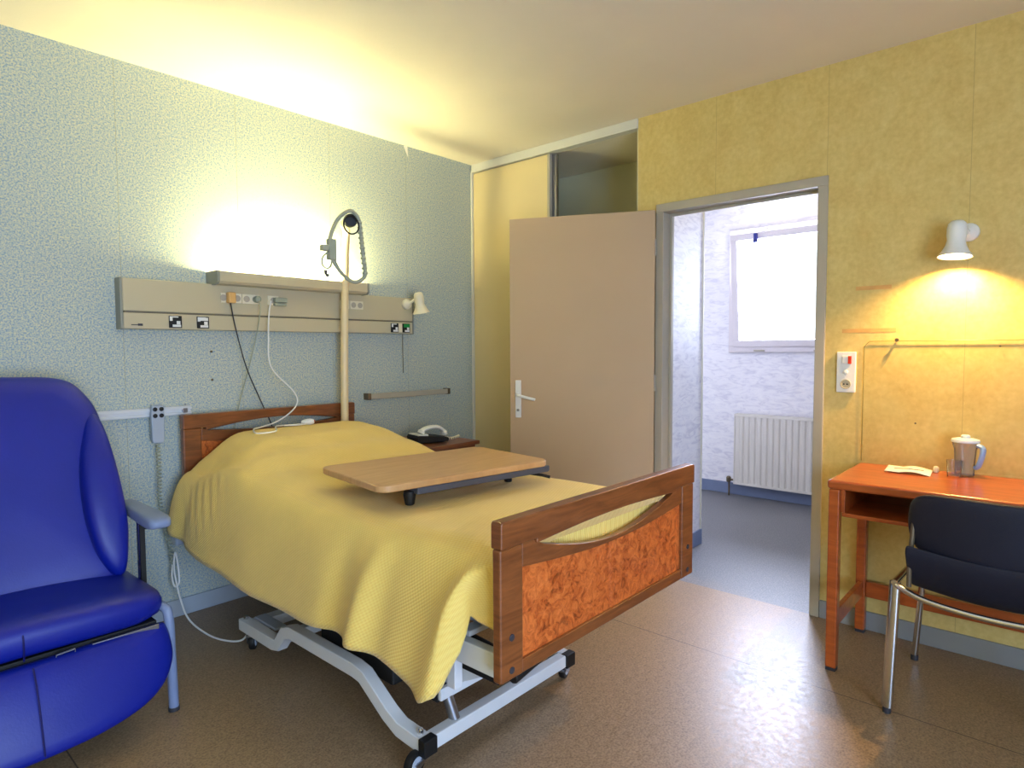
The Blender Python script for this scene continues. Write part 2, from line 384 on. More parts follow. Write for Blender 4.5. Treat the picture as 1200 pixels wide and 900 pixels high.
for z in (.28,1.05,1.80):
    bm=B(); lathe(bm,[(.008,0),(.008,.09)],(-.024,-1.462,z),(0,0,1),10); obj('hinge',bm,M['greypaint'],leaf)
# baseboards
struct('baseboard_head',box(B(),-4.6,-.0,-.012,0,0,.085),M['base_pale'],bevel=.003)
struct('baseboard_right',box(B(),-.012,0,-4.9,-2.342,0,.085),M['base_grey'],bevel=.003)
bm=B(); box(bm,2.222,2.24,-3.5,.8,0,.10); struct('baseboard_hall_back',bm,M['base_blue'],bevel=.004)
bm=B(); box(bm,.115,.70,-1.418,-1.408,0,.10); box(bm,.695,.706,-1.418,0,0,.10); struct('baseboard_hall_partition',bm,M['base_blue'],bevel=.003)
# ceiling moulding hairline where paper ends on head wall, and peeling strip
bm=B(); prism(bm,[(-.605,2.575),(-.575,2.578),(-.585,2.50),(-.598,2.54)],lambda p:(p[0],-.004-.25*(2.578-p[1]),p[1]),lambda p:(p[0],-.0055-.25*(2.578-p[1]),p[1]))
tag(obj('wallpaper_flap',bm,M['paper']),'small curl of peeling wallpaper hanging at the top of the speckled wall','wallpaper flap')
# ------------------------------------------------------------------ hall window (bottom-hung sash tipped inwards)
bm=B(); y0,y1,z0,z1=-1.95,-.95,1.25,2.30
for a in ((y0,y1,z0,z0+.055),(y0,y1,z1-.055,z1),(y0,y0+.05,z0+.055,z1-.055),(y1-.05,y1,z0+.055,z1-.055)): box(bm,2.20,2.30,*a)
wf=struct('window_1',bm,M['winframe'],bevel=.004)
TM=Matrix.Translation((2.205,0,z0+.05))@Matrix.Rotation(math.radians(-5.5),4,'Y')
hs=z1-z0-.10
bm=B()
for a in ((y0+.045,y1-.045,0,.055),(y0+.045,y1-.045,hs-.055,hs),(y0+.045,y0+.10,.055,hs-.055),(y1-.10,y1-.045,.055,hs-.055)): box(bm,-.02,.035,*a,mt=TM)
sash=struct('window_frame',bm,M['winframe'],wf,bevel=.003)
struct('window_pane',box(B(),.005,.012,y0+.098,y1-.098,.053,hs-.053,TM),M['pane'],wf)
bm=B(); box(bm,-.055,-.02,-1.23,-1.205,hs-.06,hs-.01,TM); box(bm,-.05,-.03,-1.235,-1.2,hs-.085,hs-.055,TM); struct('window_handle',bm,M['skin_blue'],wf,bevel=.004)
bm=B(); tube(bm,[(2.19,-1.20,2.27),(2.15,-1.26,2.25),(2.12,-1.30,2.27)],.006,8); struct('window_stay',bm,M['greypaint'],wf)
for yy in (-1.22,-1.70):
    bm=B(); box(bm,2.185,2.20,yy-.045,yy+.045,1.258,1.272); struct('window_hinge',bm,M['greypaint'],wf,bevel=.003)
# radiator
rad=thing('radiator','white panel radiator under the window in the room beyond the doorway','radiator',(2.17,-1.4,.09))
bm=B(); n=13; yA,yB=-1.86,-1.045; pts=[]
xf=2.125
prof=[]; ny=15
for i in range(ny):
    yc=yA+.03+(yB-yA-.06)*i/ny; wv=(yB-yA-.06)/ny
    prof+=[(xf+.010,yc),(xf,yc+wv*.2),(xf,yc+wv*.62),(xf+.010,yc+wv*.82)]
prof=[(xf+.002,yA)]+prof+[(xf+.010,yB-.03),(xf+.002,yB)]
poly=[(x,y) for x,y in prof]+[(2.165,yB),(2.165,yA)]
prism_xy(bm,poly,.13,.70); obj('front_panel',bm,M['radiator'],rad,angle=20)
bm=B(); box(bm,xf-.002,2.20,yA-.004,yB+.004,.70,.722); box(bm,xf-.002,2.20,yA-.004,yA+.006,.11,.70); box(bm,xf-.002,2.20,yB-.006,yB+.004,.11,.70); box(bm,xf,2.17,yA,yB,.11,.13)
obj('casing',bm,M['radiator'],rad,bevel=.003)
bm=B(); lathe(bm,[(.016,0),(.02,.01),(.02,.04),(.012,.05)],(2.15,yB+.055,.12),(0,0,1),12); tube(bm,[(2.16,yB,.14),(2.16,yB+.055,.14)],.01,8); tube(bm,[(2.16,yB+.055,.12),(2.16,yB+.055,.0)],.008,8)
obj('valve',bm,M['brass'],rad)
bm=B(); box(bm,2.18,2.239,yA+.1,yA+.13,.15,.65); obj('bracket',bm,M['radiator'],rad); bm=B(); box(bm,2.18,2.239,yB-.13,yB-.10,.15,.65); obj('bracket',bm,M['radiator'],rad)
# ------------------------------------------------------------------ bedhead service panel
su=thing('bedhead_panel','long beige medical service panel fixed to the speckled wall above the bed','bedhead panel',(-1.42,0,1.385))
bm=B(); box(bm,-2.235,-.60,-.065,-.001,1.467,1.612); box(bm,-2.235,-.60,-.065,-.001,1.387,1.459); obj('panel_body',bm,M['unit'],su,bevel=.004)
obj('joint_strip',box(B(),-2.23,-.604,-.061,-.001,1.458,1.468),M['groove'],su)
bm=B(); box(bm,-2.247,-2.235,-.067,-.001,1.385,1.614); obj('end_cap',bm,M['unit_dark'],su,bevel=.003)
bm=B(); box(bm,-.60,-.590,-.067,-.001,1.385,1.614); obj('end_cap',bm,M['unit_dark'],su,bevel=.003)
bm=B(); box(bm,-2.205,-2.165,-.0662,-.065,1.403,1.407); box(bm,-2.178,-2.158,-.0664,-.065,1.401,1.411); obj('maker_badge',bm,M['dkgrey'],su)
# gas outlets: black and white patterned squares
def outlet(xc,green=False):
    z=1.423; s=.028
    o=obj('gas_outlet',box(B(),xc-s,xc+s,-.072,-.064,z-s,z+s),M['black'] if not green else M['black'],su,bevel=.002)
    bm=B()
    if not green:
        box(bm,xc-s+.002,xc-s+.014,-.0735,-.071,z+.004,z+s-.003); box(bm,xc-s+.014,xc+.012,-.0735,-.071,z+s-.008,z+s-.003)
    box(bm,xc+.004,xc+.020,-.0735,-.071,z-.012,z+.004); box(bm,xc-.014,xc+.022,-.0735,-.071,z-s+.004,z-.013)
    p=obj('white_marking',bm,M['whiteplastic'],o)
    if green:
        obj('green_marking',box(B(),xc-.022,xc+.024,-.0735,-.071,z+.004,z+s-.003),M['green'],o)
    return o
outlet(-2.02); 
o2=outlet(-1.895)
bm=B(); box(bm,-1.917,-1.873,-.0740,-.071,1.431,1.446); obj('white_marking',bm,M['whiteplastic'],o2)
outlet(-.745); outlet(-.655,True)
obj('blank_cover',box(B(),-.715,-.685,-.069,-.064,1.397,1.449),M['cream'],su,bevel=.002)
def socket(xc,w,kind):
    z=1.548
    o=obj('power_socket',box(B(),xc-w,xc+w,-.071,-.064,z-.024,z+.024),M['cream'],su,bevel=.002)
    bm=B()
    k=max(1,int(round(w*2/.045)))
    for i in range(k):
        cx=xc-w+(i+.5)*2*w/k
        lathe(bm,[(.016,0),(.016,.002),(.013,.002),(.013,.0005)],(cx,-.071,z),(0,-1,0),16)
        for d in (-.006,.006): lathe(bm,[(.0022,0),(.0022,.0022)],(cx+d,-.071,z),(0,-1,0),8)
    obj('socket_face',bm,M['greypaint'],o)
    return o
socket(-1.795,.012,0); socket(-1.725,.022,0); socket(-1.655,.045,0); socket(-1.535,.03,0); socket(-1.10,.03,0); socket(-1.02,.045,0)
# light box over the panel
lb=thing('bed_uplight','beige box uplight glowing on top of the bedhead panel','wall light',(-1.42,0,1.60))
bm=B(); prism_yz(bm,[(-.001,1.604),(-.118,1.612),(-.130,1.624),(-.130,1.672),(-.122,1.672),(-.120,1.630),(-.112,1.624),(-.012,1.618),(-.012,1.672),(-.001,1.672)],-1.835,-.985)
obj('housing',bm,M['unit'],lb)
for xa,xb in ((-1.847,-1.835),(-.985,-.973)):
    bm=B(); prism_yz(bm,[(-.001,1.602),(-.118,1.610),(-.132,1.622),(-.132,1.674),(-.001,1.674)],xa,xb); obj('end_cap',bm,M['unit_dark'],lb)
bm=B(); tube(bm,[(-1.73,-.098,1.648),(-1.11,-.098,1.648)],.013,12); obj('fluorescent_tube',bm,M['tubelit'],lb)
# reading spot at right end
def spot(name,label,base,axis_w,head,hdir,lit,cream,scale=1,parts=True):
    t=thing(name,label,'reading lamp',base)
    bm=B(); lathe(bm,[(.034*scale,0),(.036*scale,.006),(.034*scale,.02),(.020*scale,.034),(.012*scale,.04)],base,axis_w,20); obj('wall_mount',bm,cream,t)
    hd=Vector(hdir).normalized(); h=Vector(head)
    bm=B(); tube(bm,[Vector(base)+Vector(axis_w)*.035*scale,(Vector(base)+Vector(axis_w)*.035*scale+h+hd*-.05*scale)/2,h-hd*.035*scale],.010*scale,10); obj('swivel_arm',bm,cream,t)
    s=scale
    pr=[(.002,-.075),(.020,-.073),(.030,-.062),(.033,-.045),(.033,-.02),(.030,0),(.034,.02),(.044,.042),(.056,.060),(.058,.064),(.054,.063),(.042,.042),(.030,.018),(.026,0),(.026,-.03),(.0,-.035)]
    bm=B(); lathe(bm,[(r*s,z*s) for r,z in pr],h,hd,28,False,False); sh=obj('lamp_shade',bm,cream,t,angle=60)
    bm=B(); lathe(bm,[(.001,-.02*s),(.012*s,-.018*s),(.022*s,.005*s),(.024*s,.02*s),(.018*s,.034*s),(.006*s,.041*s),(.001,.042*s)],h,hd,16,False,False); obj('bulb',bm,M['bulblit'] if lit else M['whiteplastic'],t)
    return t
sp1=spot('reading_lamp','small unlit cream spot lamp at the right end of the bedhead panel',(-.655,-.066,1.572),(0,-1,0),(-.615,-.155,1.575),(.22,.02,-1),False,M['cream'],.93)
# flex below the panel end
bm=B(); tube(bm,catmull([(-.645,-.02,1.39),(-.640,-.012,1.30),(-.636,-.008,1.20),(-.634,-.006,1.14)],5),.002,6)
tag(obj('cord',bm,M['brass']),'thin brown cord hanging down from the right end of the bedhead panel','cord')
# plugs and cables on the panel
pl=thing('plug','orange cream plug in the leftmost panel socket with a dark cable falling behind the headboard','plug',(-1.765,-.09,1.52)); obj('plug_body',box(B(),-1.782,-1.745,-.105,-.070,1.522,1.575),M['orangeplug'],pl,bevel=.005)
bm=B(); tube(bm,catmull([(-1.768,-.09,1.522),(-1.745,-.085,1.40),(-1.69,-.075,1.20),(-1.61,-.06,1.02),(-1.54,-.035,.88),(-1.50,-.035,.70),(-1.48,-.035,.4)],6),.0032,6)
obj('plug_cord',bm,M['dkgrey'],pl)
pt=thing('plug','grey plug in the middle double socket of the bedhead panel','plug',(-1.63,-.09,1.535))
bm=B(); lathe(bm,[(.016,0),(.018,.01),(.016,.03),(.009,.035)],(-1.63,-.071,1.548),(0,-1,0),14); obj('plug_body',bm,M['greyhandle'],pt)
bm=B(); tube(bm,catmull([(-1.628,-.10,1.545),(-1.622,-.10,1.50),(-1.628,-.07,1.378),(-1.66,-.05,1.22),(-1.72,-.04,1.0),(-1.745,-.035,.85),(-1.75,-.035,.5)],6),.0032,6); obj('plug_cord',bm,M['greyhandle'],pt)
pt=thing('plug','flat grey adapter plug in the socket right of the grey plug','plug',(-1.52,-.09,1.535))
bm=B(); box(bm,-1.538,-1.470,-.100,-.070,1.538,1.562); box(bm,-1.538,-1.470,-.094,-.070,1.520,1.534); obj('plug_body',bm,M['greyhandle'],pt,bevel=.004)
# ------------------------------------------------------------------ wall rails
wr=thing('equipment_rail','white equipment rail on the speckled wall behind the blue armchair','wall rail',(-2.6,0,.99))
bm=B(); box(bm,-3.45,-1.945,-.030,-.018,1.006,1.018); box(bm,-3.45,-1.945,-.030,-.018,.984,.994); box(bm,-3.45,-1.945,-.018,-.006,.980,1.022); obj('rail',bm,M['white'],wr,bevel=.002)
for x in (-1.975,-2.45,-2.9,-3.4):
    bm=B(); box(bm,x-.012,x+.012,-.03,-.0005,.988,1.014); lathe(bm,[(.005,0),(.005,.006)],(x,-.03,1.03),(0,-1,0),8); obj('bracket',bm,M['steel'],wr,bevel=.002)
gb=thing('grab_bar','grey metal grab bar on the speckled wall right of the headboard','grab bar',(-.605,0,1.0))
bm=B(); box(bm,-.930,-.275,-.050,-.036,.988,1.022); obj('bar',bm,M['greypaint'],gb,bevel=.004)
for x in (-.925,-.28):
    bm=B(); box(bm,x-.012,x+.012,-.052,-.0005,.985,1.025); obj('end_bracket',bm,M['brass'],gb,bevel=.004)
for k,z in enumerate((1.283,1.142)):
    bm=B(); lathe(bm,[(.006,0),(.006,.004),(.003,.006)],(-1.832,-.0003,z),(0,-1,0),10)
    tag(obj('screw',bm,M['brass']),('upper' if k==0 else 'lower')+' of two dark screws in the wall below the bedhead panel','screw')
# ------------------------------------------------------------------ bed
bed=thing('hospital_bed','wooden ended hospital bed on a white wheeled frame','bed',(-1.55,-1.15,0))
def board_set(name,x0,x1,z0,z1,yf,thk,gapz,gapd,xin,parent):
    """x0..x1 wide, front face yf; arched top rail, lens gap, curved second rail, posts, burl panel"""
    W=x1-x0; y0,y1=yf,yf+thk
    fr=thing('tmp','','',(0,0,0)) if False else None
    zr=z1-.068                     # underside of top rail at ends
    N=20; gx0,gx1=x0+xin,x1-xin
    up=[(gx0+(gx1-gx0)*i/N, zr-.012+ (gapz)*math.sin(PI*i/N)) for i in range(N+1)]
    lo=[(gx0+(gx1-gx0)*i/N, zr-.012- (gapd)*math.sin(PI*i/N)) for i in range(N+1)]
    bm=B(); top=[(x0,z1-.006),(x0+.006,z1),(x1-.006,z1),(x1,z1-.006),(x1,zr)]+[(gx1+.0,zr)]+up[::-1]+[(gx0,zr),(x0,zr)]
    # de-duplicate neighbouring points
    prism_xz(bm,top,y0-.004,y1+.004); root=obj(name,bm,M['bedwood'],parent,bevel=.005,seg=3)
    pw=.085
    for xa,xb in ((x0,x0+pw),(x1-pw,x1)):
        bm=B(); box(bm,xa,xb,y0,y1,z0,zr); obj('post',bm,M['bedwood'],root,bevel=.006,seg=3)
    x2,x3=x0+pw,x1-pw
    bm=B(); N=20
    tp=[(x2+(x3-x2)*i/N) for i in range(N+1)]
    def lz(x):
        if x<=gx0 or x>=gx1: return zr-.001
        return zr-.012-gapd*math.sin(PI*(x-gx0)/(gx1-gx0))
    topc=[(x,lz(x)) for x in tp]
    botc=[(x,zr-.062-.030*math.sin(PI*(x-x2)/(x3-x2))) for x in tp]
    prism_xz(bm,topc+botc[::-1],y0+.003,y1-.003); obj('middle_rail',bm,M['bedwood'],root,bevel=.003)
    bm=B(); box(bm,x2,x3,y0+.003,y1-.003,z0,z0+.035); obj('lower_rail',bm,M['bedwood'],root,bevel=.003)
    bm=B(); prism_xz(bm,[(x2-.002,z0+.033)]+[(x,zv+.002) for x,zv in botc]+[(x3+.002,z0+.033)],y0+.012,y1-.012); p=obj('burl_panel',bm,M['burl'],root); p['label']='orange mottled burl veneer panel'
    return root
fb=board_set('footboard',-2.092,-1.063,.470,.872,-2.200,.028,.014,.066,.135,bed)
for x in (-2.052,-1.105):
    for z in (.578,.495):
        bm=B(); lathe(bm,[(.009,0),(.009,.002),(.006,.003)],(x,-2.2,z),(0,-1,0),12); obj('screw_cap',bm,M['dkgrey'],fb)
hb=board_set('headboard',-2.010,-1.058,.45,.984,-.085,.034,.036,.018,.105,bed)
# mattress platform and mattress
obj('mattress',box(B(),-2.0,-1.06,-2.14,-.15,.53,.665),M['ltgrey'],bed,bevel=.04,seg=4)
bm=B()
for x in (-2.045,-1.085): box(bm,x,x+.03,-2.168,-.12,.447,.512)
for y in (-2.160,-1.6,-1.0,-.5,-.16): box(bm,-2.015,-1.085,y,y+.03,.46,.50)
for y in [-.2-.1*i for i in range(19)]: box(bm,-2.02,-1.08,y-.02,y+.02,.512,.528)
obj('mattress_platform',bm,M['white'],bed,bevel=.003)
for xa in (-2.025,-1.10):
    bm=B(); box(bm,xa,xa+.03,-1.965,-1.93,.345,.447); obj('lift_post',bm,M['white'],bed,bevel=.004)
obj('corner_bumper',box(B(),-2.09,-2.045,-.17,-.12,.39,.447),M['ltgrey'],bed,bevel=.012,seg=3)
# chassis
def rail_path(x):
    P=[(x,-.58,.118),(x,-.86,.118),(x,-.90,.125),(x,-.955,.19),(x,-1.00,.205),(x,-1.42,.205),(x,-1.47,.198),(x,-1.60,.12),(x,-1.66,.095),(x,-1.775,.088)]
    return P
bm=B()
sweep_rect(bm,rail_path(-1.975),.022,.024); sweep_rect(bm,rail_path(-1.265),.022,.024)
box(bm,-1.953,-1.287,-1.795,-1.755,.066,.112); box(bm,-1.953,-1.287,-.66,-.60,.09,.135); box(bm,-1.953,-1.287,-.86,-.82,.095,.135)
base=obj('base_frame',bm,M['white'],bed,bevel=.004)
obj('end_cap',box(B(),-2.001,-1.949,-1.803,-1.772,.062,.114),M['black'],base,bevel=.003)
obj('end_cap',box(B(),-1.291,-1.239,-1.803,-1.772,.062,.114),M['black'],base,bevel=.003)
# lifting arms
for xa in (-1.36,-1.88):
    bm=B(); sweep_rect(bm,[(xa,-.98,.24),(xa,-1.45,.21),(xa,-1.735,.20)],.018,.022); la=obj('lift_arm',bm,M['white'],bed,bevel=.003)
bm=B(); box(bm,-1.90,-1.34,-1.765,-1.725,.182,.222); obj('cross_bar',bm,M['white'],bed,bevel=.004)
bm=B(); box(bm,-1.905,-1.862,-1.752,-1.722,.176,.226); obj('end_cap',bm,M['black'],la,bevel=.003)
for xa in (-1.80,-1.42):
    bm=B(); sweep_rect(bm,[(xa,-1.74,.22),(xa,-2.0,.36),(xa,-2.06,.45)],.016,.02); obj('lift_arm',bm,M['white'],bed,bevel=.003)
    bm=B(); sweep_rect(bm,[(xa,-.98,.24),(xa,-.52,.45)],.016,.02); obj('lift_arm',bm,M['white'],bed,bevel=.003)
bm=B(); lathe(bm,[(.018,0),(.018,.09),(.013,.09),(.013,.12)],(-1.86,-1.745,.19),(.15,-.25,-.9),14); obj('pivot_bolt',bm,M['steel'],bed)
bm=B(); tube(bm,[(-1.62,-1.05,.26),(-1.62,-1.50,.26)],.045,16); box(bm,-1.70,-1.54,-1.08,-.90,.20,.34); box(bm,-1.93,-1.74,-1.56,-1.12,.17,.33); tube(bm,[(-1.62,-1.5,.26),(-1.62,-1.74,.24)],.014,10)
tube(bm,[(-1.83,-1.56,.16),(-1.78,-1.66,.16)],.03,14)
obj('lift_motor',bm,M['black'],bed,bevel=.008)
bm=B(); box(bm,-1.95,-1.90,-2.06,-1.90,.36,.40); tube(bm,[(-1.92,-2.08,.38),(-1.70,-2.08,.42)],.02,10); obj('foot_pedal',bm,M['black'],bed,bevel=.006)
def caster(x,y,zt,ang):
    u=Vector((math.cos(ang),math.sin(ang),0)); w=Vector((-u.y,u.x,0))
    bm=B(); lathe(bm,[(.010,0),(.010,.02),(.019,.022),(.019,.03)],(x,y,zt),(0,0,-1),14)
    bx=Matrix(((w.x,u.x,0,x),(w.y,u.y,0,y),(0,0,1,0),(0,0,0,1)))
    for s in (-1,1):
        pts=[(-.018,zt-.026),(.030,zt-.026),(.040,.045),(.030,.028),(.012,.030)]
        prism(bm,pts,lambda p:bx@Vector((s*.017,p[0],p[1])),lambda p:bx@Vector((s*.020,p[0],p[1])))
    box(bm,-.020,.020,-.018,.030,zt-.030,zt-.024,bx)
    root=obj('caster',bm,M['steel'],bed,angle=30)
    c=Vector((x,y,.0385))+u*.025
    bm=B(); lathe(bm,[(.028,-.012),(.036,-.011),(.038,-.006),(.038,.006),(.036,.011),(.028,.012)],c,w,24); wh=obj('wheel',bm,M['black'],root)
    bm=B(); lathe(bm,[(.005,-.0145),(.023,-.0135),(.024,-.012),(.024,.012),(.023,.0135),(.005,.0145)],c,w,20); obj('hub',bm,M['ltgrey'],wh)
caster(-1.962,-.625,.100,.9); caster(-1.985,-1.76,.070,3.3)
caster(-1.275,-1.765,.070,.3); caster(-1.265,-.625,.10,.4)
bm=B(); lathe(bm,[(.009,0),(.009,.018),(.006,.022)],(-1.975,-1.755,.108),(0,0,1),12); obj('bolt',bm,M['chrome'],base); bm=B(); lathe(bm,[(.010,0),(.010,.014)],(-1.975,-.605,.14),(0,0,1),12); obj('bolt',bm,M['chrome'],base)
obj('deck_plate',box(B(),-1.945,-1.895,-.80,-.62,.135,.146),M['ltgrey'],base,bevel=.003)
# ------------------------------------------------------------------ bedspread
def lerp_tab(tab,x):
    if x>=tab[0][0]: return tab[0][1]
    for (a,va),(b_,vb) in zip(tab,tab[1:]):
        if x>=b_:
            t=(a-x)/(a-b_); t=t*t*(3-2*t)*.5+t*.5
            return va+(vb-va)*t
    return tab[-1][1]
def sstep(a,b_,x):
    t=max(0,min(1,(x-a)/(b_-a))); return t*t*(3-2*t)
TOP=[(-.10,.868),(-.2,.895),(-.32,.903),(-.48,.890),(-.65,.845),(-.85,.795),(-1.1,.765),(-1.5,.752),(-2.16,.762)]
HEM=[(-.13,.475),(-.175,.460),(-.6,.402),(-.96,.375),(-1.3,.382),(-1.50,.398),(-1.60,.408),(-1.66,.402),(-1.78,.395),(-1.88,.372),(-1.955,.362),(-2.01,.39),(-2.045,.50),(-2.07,.60),(-2.10,.588),(-2.16,.575)]
HX=[(-.12,-2.115),(-.5,-2.125),(-1.0,-2.115),(-1.5,-2.12),(-1.7,-2.13),(-1.93,-2.11),(-2.02,-2.10),(-2.06,-2.07),(-2.16,-2.055)]
def ztop(x,y):
    b0=.752+.010*sstep(-1.8,-2.15,y)*0
    base=lerp_tab(TOP,y); ex=base-.752
    dx=abs(x+1.55)
    f=1-.80*sstep(.34,.60,dx)
    if x<-1.55:
        hk_=sstep(-.75,-.25,y); f=f*(1-hk_)+hk_*(1-sstep(.22,.46,dx))-hk_*.35*sstep(.40,.50,dx)
    edge=-.035*sstep(.40,.52,dx)*(1-sstep(.0,.1,ex))*(1-sstep(-1.85,-2.1,y) if x>-1.55 else 1)
    rip=.0018*math.sin(x*23+y*7)*math.sin(y*11+x*3)
    tilt=.006*math.sin((y+1.2)*3.0)
    return .752+ex*f+edge*.8+rip+tilt*0
rows=[]; ys=[]
y=-.145
while y>-2.157:
    ys.append(y); y-=.0125
ys.append(-2.158)
NTOP=46; NS=34
bm=B(); uvl=bm.loops.layers.uv.new('UVMap')
uvs={}
for y in ys:
    pts=[]
    # right hang (bottom to top)
    for i in range(8):
        t=i/8
        z=.50+(ztop(-1.04,y)-.02-.50)*t; x=-1.005-.0*t+.008*math.sin(y*14)*(1-t)
        pts.append((x,y,z))
    for i in range(NTOP+1):
        t=i/NTOP; x=-1.025+(-2.005+1.025)*t
        z=ztop(x,y)-(.018*(1-sstep(0,.06,t)))
        pts.append((x,y,z))
    zt=ztop(-2.005,y); zh=lerp_tab(HEM,y); xh=lerp_tab(HX,y)
    for i in range(1,NS+1):
        s=i/NS
        # smooth roll over the mattress edge then nearly straight fall
        P0=(-2.005,zt); P1=(-2.085,zt-.012); P2=(xh,zh)
        k=s
        x=(1-k)**2*P0[0]+2*k*(1-k)*P1[0]+k*k*P2[0]; z=(1-k)**2*P0[1]+2*k*(1-k)*P1[1]+k*k*P2[1]
        a=sstep(.06,.9,s)
        yc=-1.71+.085*s
        d=.032*a*math.exp(-((y-yc)/.045)**2)-.010*a*math.exp(-((y-(yc-.10))/.05)**2)
        yc2=-2.135+.145*s
        dd=(y-yc2); wd=.075 if dd>0 else .030
        d+=.052*sstep(.0,.7,s)*math.exp(-(dd/wd)**2)
        d-=.020*a*math.exp(-((y-(-1.55+.06*s))/.06)**2)
        # fine creases near the pillow
        g=math.exp(-((y+.47)/.16)**2)*sstep(.1,.4,s)*(1-sstep(.65,1,s))
        d+=.0035*g*math.sin((y+.25*s)*85)
        d+=.012*sstep(.2,1,s)*math.exp(-((y+.20)/.05)**2)-.012*sstep(.2,1,s)*math.exp(-((y+.30)/.05)**2)
        d+=.004*a*math.sin(y*13+1)
        sy=0
        pts.append((x-d,y+sy,z))
    rows.append(pts)
last=rows[-1]
for k,cap in enumerate((.748,.72,.66,.58)):
    ys.append(-2.159-.0015*k); rows.append([(p[0],ys[-1],min(p[2],cap)) for p in last])
grid=[[bm.verts.new(p) for p in r] for r in rows]
arc=[]
for r in rows:
    L=[0]
    for a,b_ in zip(r,r[1:]): L.append(L[-1]+(Vector(a)-Vector(b_)).length)
    arc.append(L)
ref=arc[len(arc)//2]
for i in range(len(grid)-1):
    for j in range(len(grid[0])-1):
        f=bm.faces.new((grid[i][j],grid[i][j+1],grid[i+1][j+1],grid[i+1][j]))
        for lp,(a,b_) in zip(f.loops,((i,j),(i,j+1),(i+1,j+1),(i+1,j))): lp[uvl].uv=(ref[b_],-ys[a])
bs=obj('bedspread',bm,M['spread'],angle=80)
tag(bs,'yellow quilted bedspread draped over the hospital bed','bedspread')
so=bs.modifiers.new('thick','SOLIDIFY'); so.thickness=.007; so.offset=-1
# call cord with white pear switch, lying on the bed
cc=thing('call_cord','white call bell cord looping from the bedhead panel onto the yellow bedspread','call cord',(-1.56,-.30,.90))
top=lambda x,y:(x,y,ztop(x,y)+.010)
pth=[(-1.555,-.085,1.545),(-1.575,-.10,1.48),(-1.592,-.12,1.356),(-1.581,-.12,1.20),(-1.455,-.12,1.063),(-1.455,-.13,.99),(-1.56,-.15,.925),top(-1.68,-.19),top(-1.76,-.28),top(-1.80,-.38),top(-1.77,-.42),top(-1.71,-.40),top(-1.66,-.30),top(-1.60,-.24),top(-1.52,-.235),top(-1.49,-.28),top(-1.56,-.31),top(-1.60,-.27),top(-1.54,-.245),top(-1.50,-.26)]
bm=B(); tube(bm,catmull(pth,8),.0038,7); obj('cord_loop',bm,M['whiteplastic'],cc)
a=Vector(top(-1.50,-.26)); bm=B(); lathe(bm,[(.004,0),(.010,.006),(.015,.02),(.017,.045),(.012,.062),(.003,.066)],a+Vector((0,0,.010)),(.85,-.5,.05),14); obj('push_switch',bm,M['whiteplastic'],cc)
bm=B(); lathe(bm,[(.006,0),(.005,.004)],a+Vector((0,0,.012))+Vector((.85,-.5,.05)).normalized()*.064,(.85,-.5,.05),10); obj('button',bm,M['red'],cc)
# ------------------------------------------------------------------ trapeze pole
bm=B(); E=Vector((-1.512,-.75,1.872))
pp=[(-1.165,-.045,.10),(-1.160,-.045,.6),(-1.150,-.045,1.0)]
dir2=(Vector((-1.512,-.75,1.872))-Vector((-1.125,-.06,1.99)))
P=[Vector((-1.155,-.122,.47)),Vector((-1.150,-.122,.9)),Vector((-1.143,-.122,1.3)),Vector((-1.130,-.124,1.75)),Vector((-1.127,-.13,1.88)),Vector((-1.136,-.15,1.945)),Vector((-1.165,-.19,1.958)),Vector((-1.30,-.38,1.935)),E+Vector((.02,.036,.006)),E]
bm=B(); tube(bm,catmull(P,6),.0215,18); tp=obj('lifting_pole',bm,M['pole'],bed); tp['label']='cream lifting pole with an arm over the bed'
bm=B(); lathe(bm,[(.020,-.04),(.029,-.038),(.030,0),(.026,.008),(.010,.010)],E,(-.47,-.87,-.1),20); obj('end_cap',bm,M['black'],tp)
bm=B(); box(bm,-1.19,-1.12,-.152,-.092,.44,.50); obj('pole_bracket',bm,M['dkgrey'],tp,bevel=.004)
hk=thing('hanging_grab_loop','grey triangular grab handle hanging from the end of the lifting pole','grab handle',(-1.55,-.78,1.6))
Q=[(-1.541,1.905),(-1.592,1.865),(-1.627,1.800),(-1.638,1.742),(-1.621,1.681),(-1.573,1.621),(-1.522,1.594),(-1.479,1.605),(-1.456,1.638),(-1.467,1.733),(-1.482,1.863),(-1.508,1.902)]
yy=lambda x:-.785-.35*(x+1.53)*-.55
bm=B(); cp=catmull([(x,-.775,z) for x,z in Q],8,True); tube(bm,cp,.0085,10,True); obj('handle_loop',bm,M['greyhandle'],hk)
bm=B()
for i in range(11):
    t=i/10; lathe(bm,[(.0085,-.006),(.0125,-.003),(.0125,.003),(.0085,.006)],(-1.482+.026*t,-.775,1.863-.225*t),(.11,0,-1),12)
obj('grip_ribs',bm,M['greyhandle'],hk)
bm=B(); tube(bm,[(-1.530+.040*math.cos(t*PI/10),-.782,1.845+.040*math.sin(t*PI/10)) for t in range(20)],.0035,8,True); obj('hanging_ring',bm,M['black'],hk)
bm=B(); box(bm,-1.650,-1.615,-.795,-.765,1.68,1.77); box(bm,-1.685,-1.655,-.80,-.77,1.715,1.74); tube(bm,[(-1.68,-.785,1.727),(-1.62,-.785,1.735)],.008,8); obj('strap_adjuster',bm,M['greyhandle'],hk,bevel=.006)
bm=B(); tube(bm,catmull([(-1.655,-.785,1.71),(-1.683,-.79,1.685),(-1.685,-.79,1.655),(-1.665,-.79,1.640),(-1.64,-.785,1.655),(-1.632,-.785,1.70)],6),.0045,8); obj('strap_tail',bm,M['greyhandle'],hk)
bm=B(); box(bm,-1.676,-1.662,-.795,-.785,1.612,1.634); box(bm,-1.668,-1.652,-.795,-.785,1.602,1.618); obj('strap_tip',bm,M['dkgrey'],hk,bevel=.003)
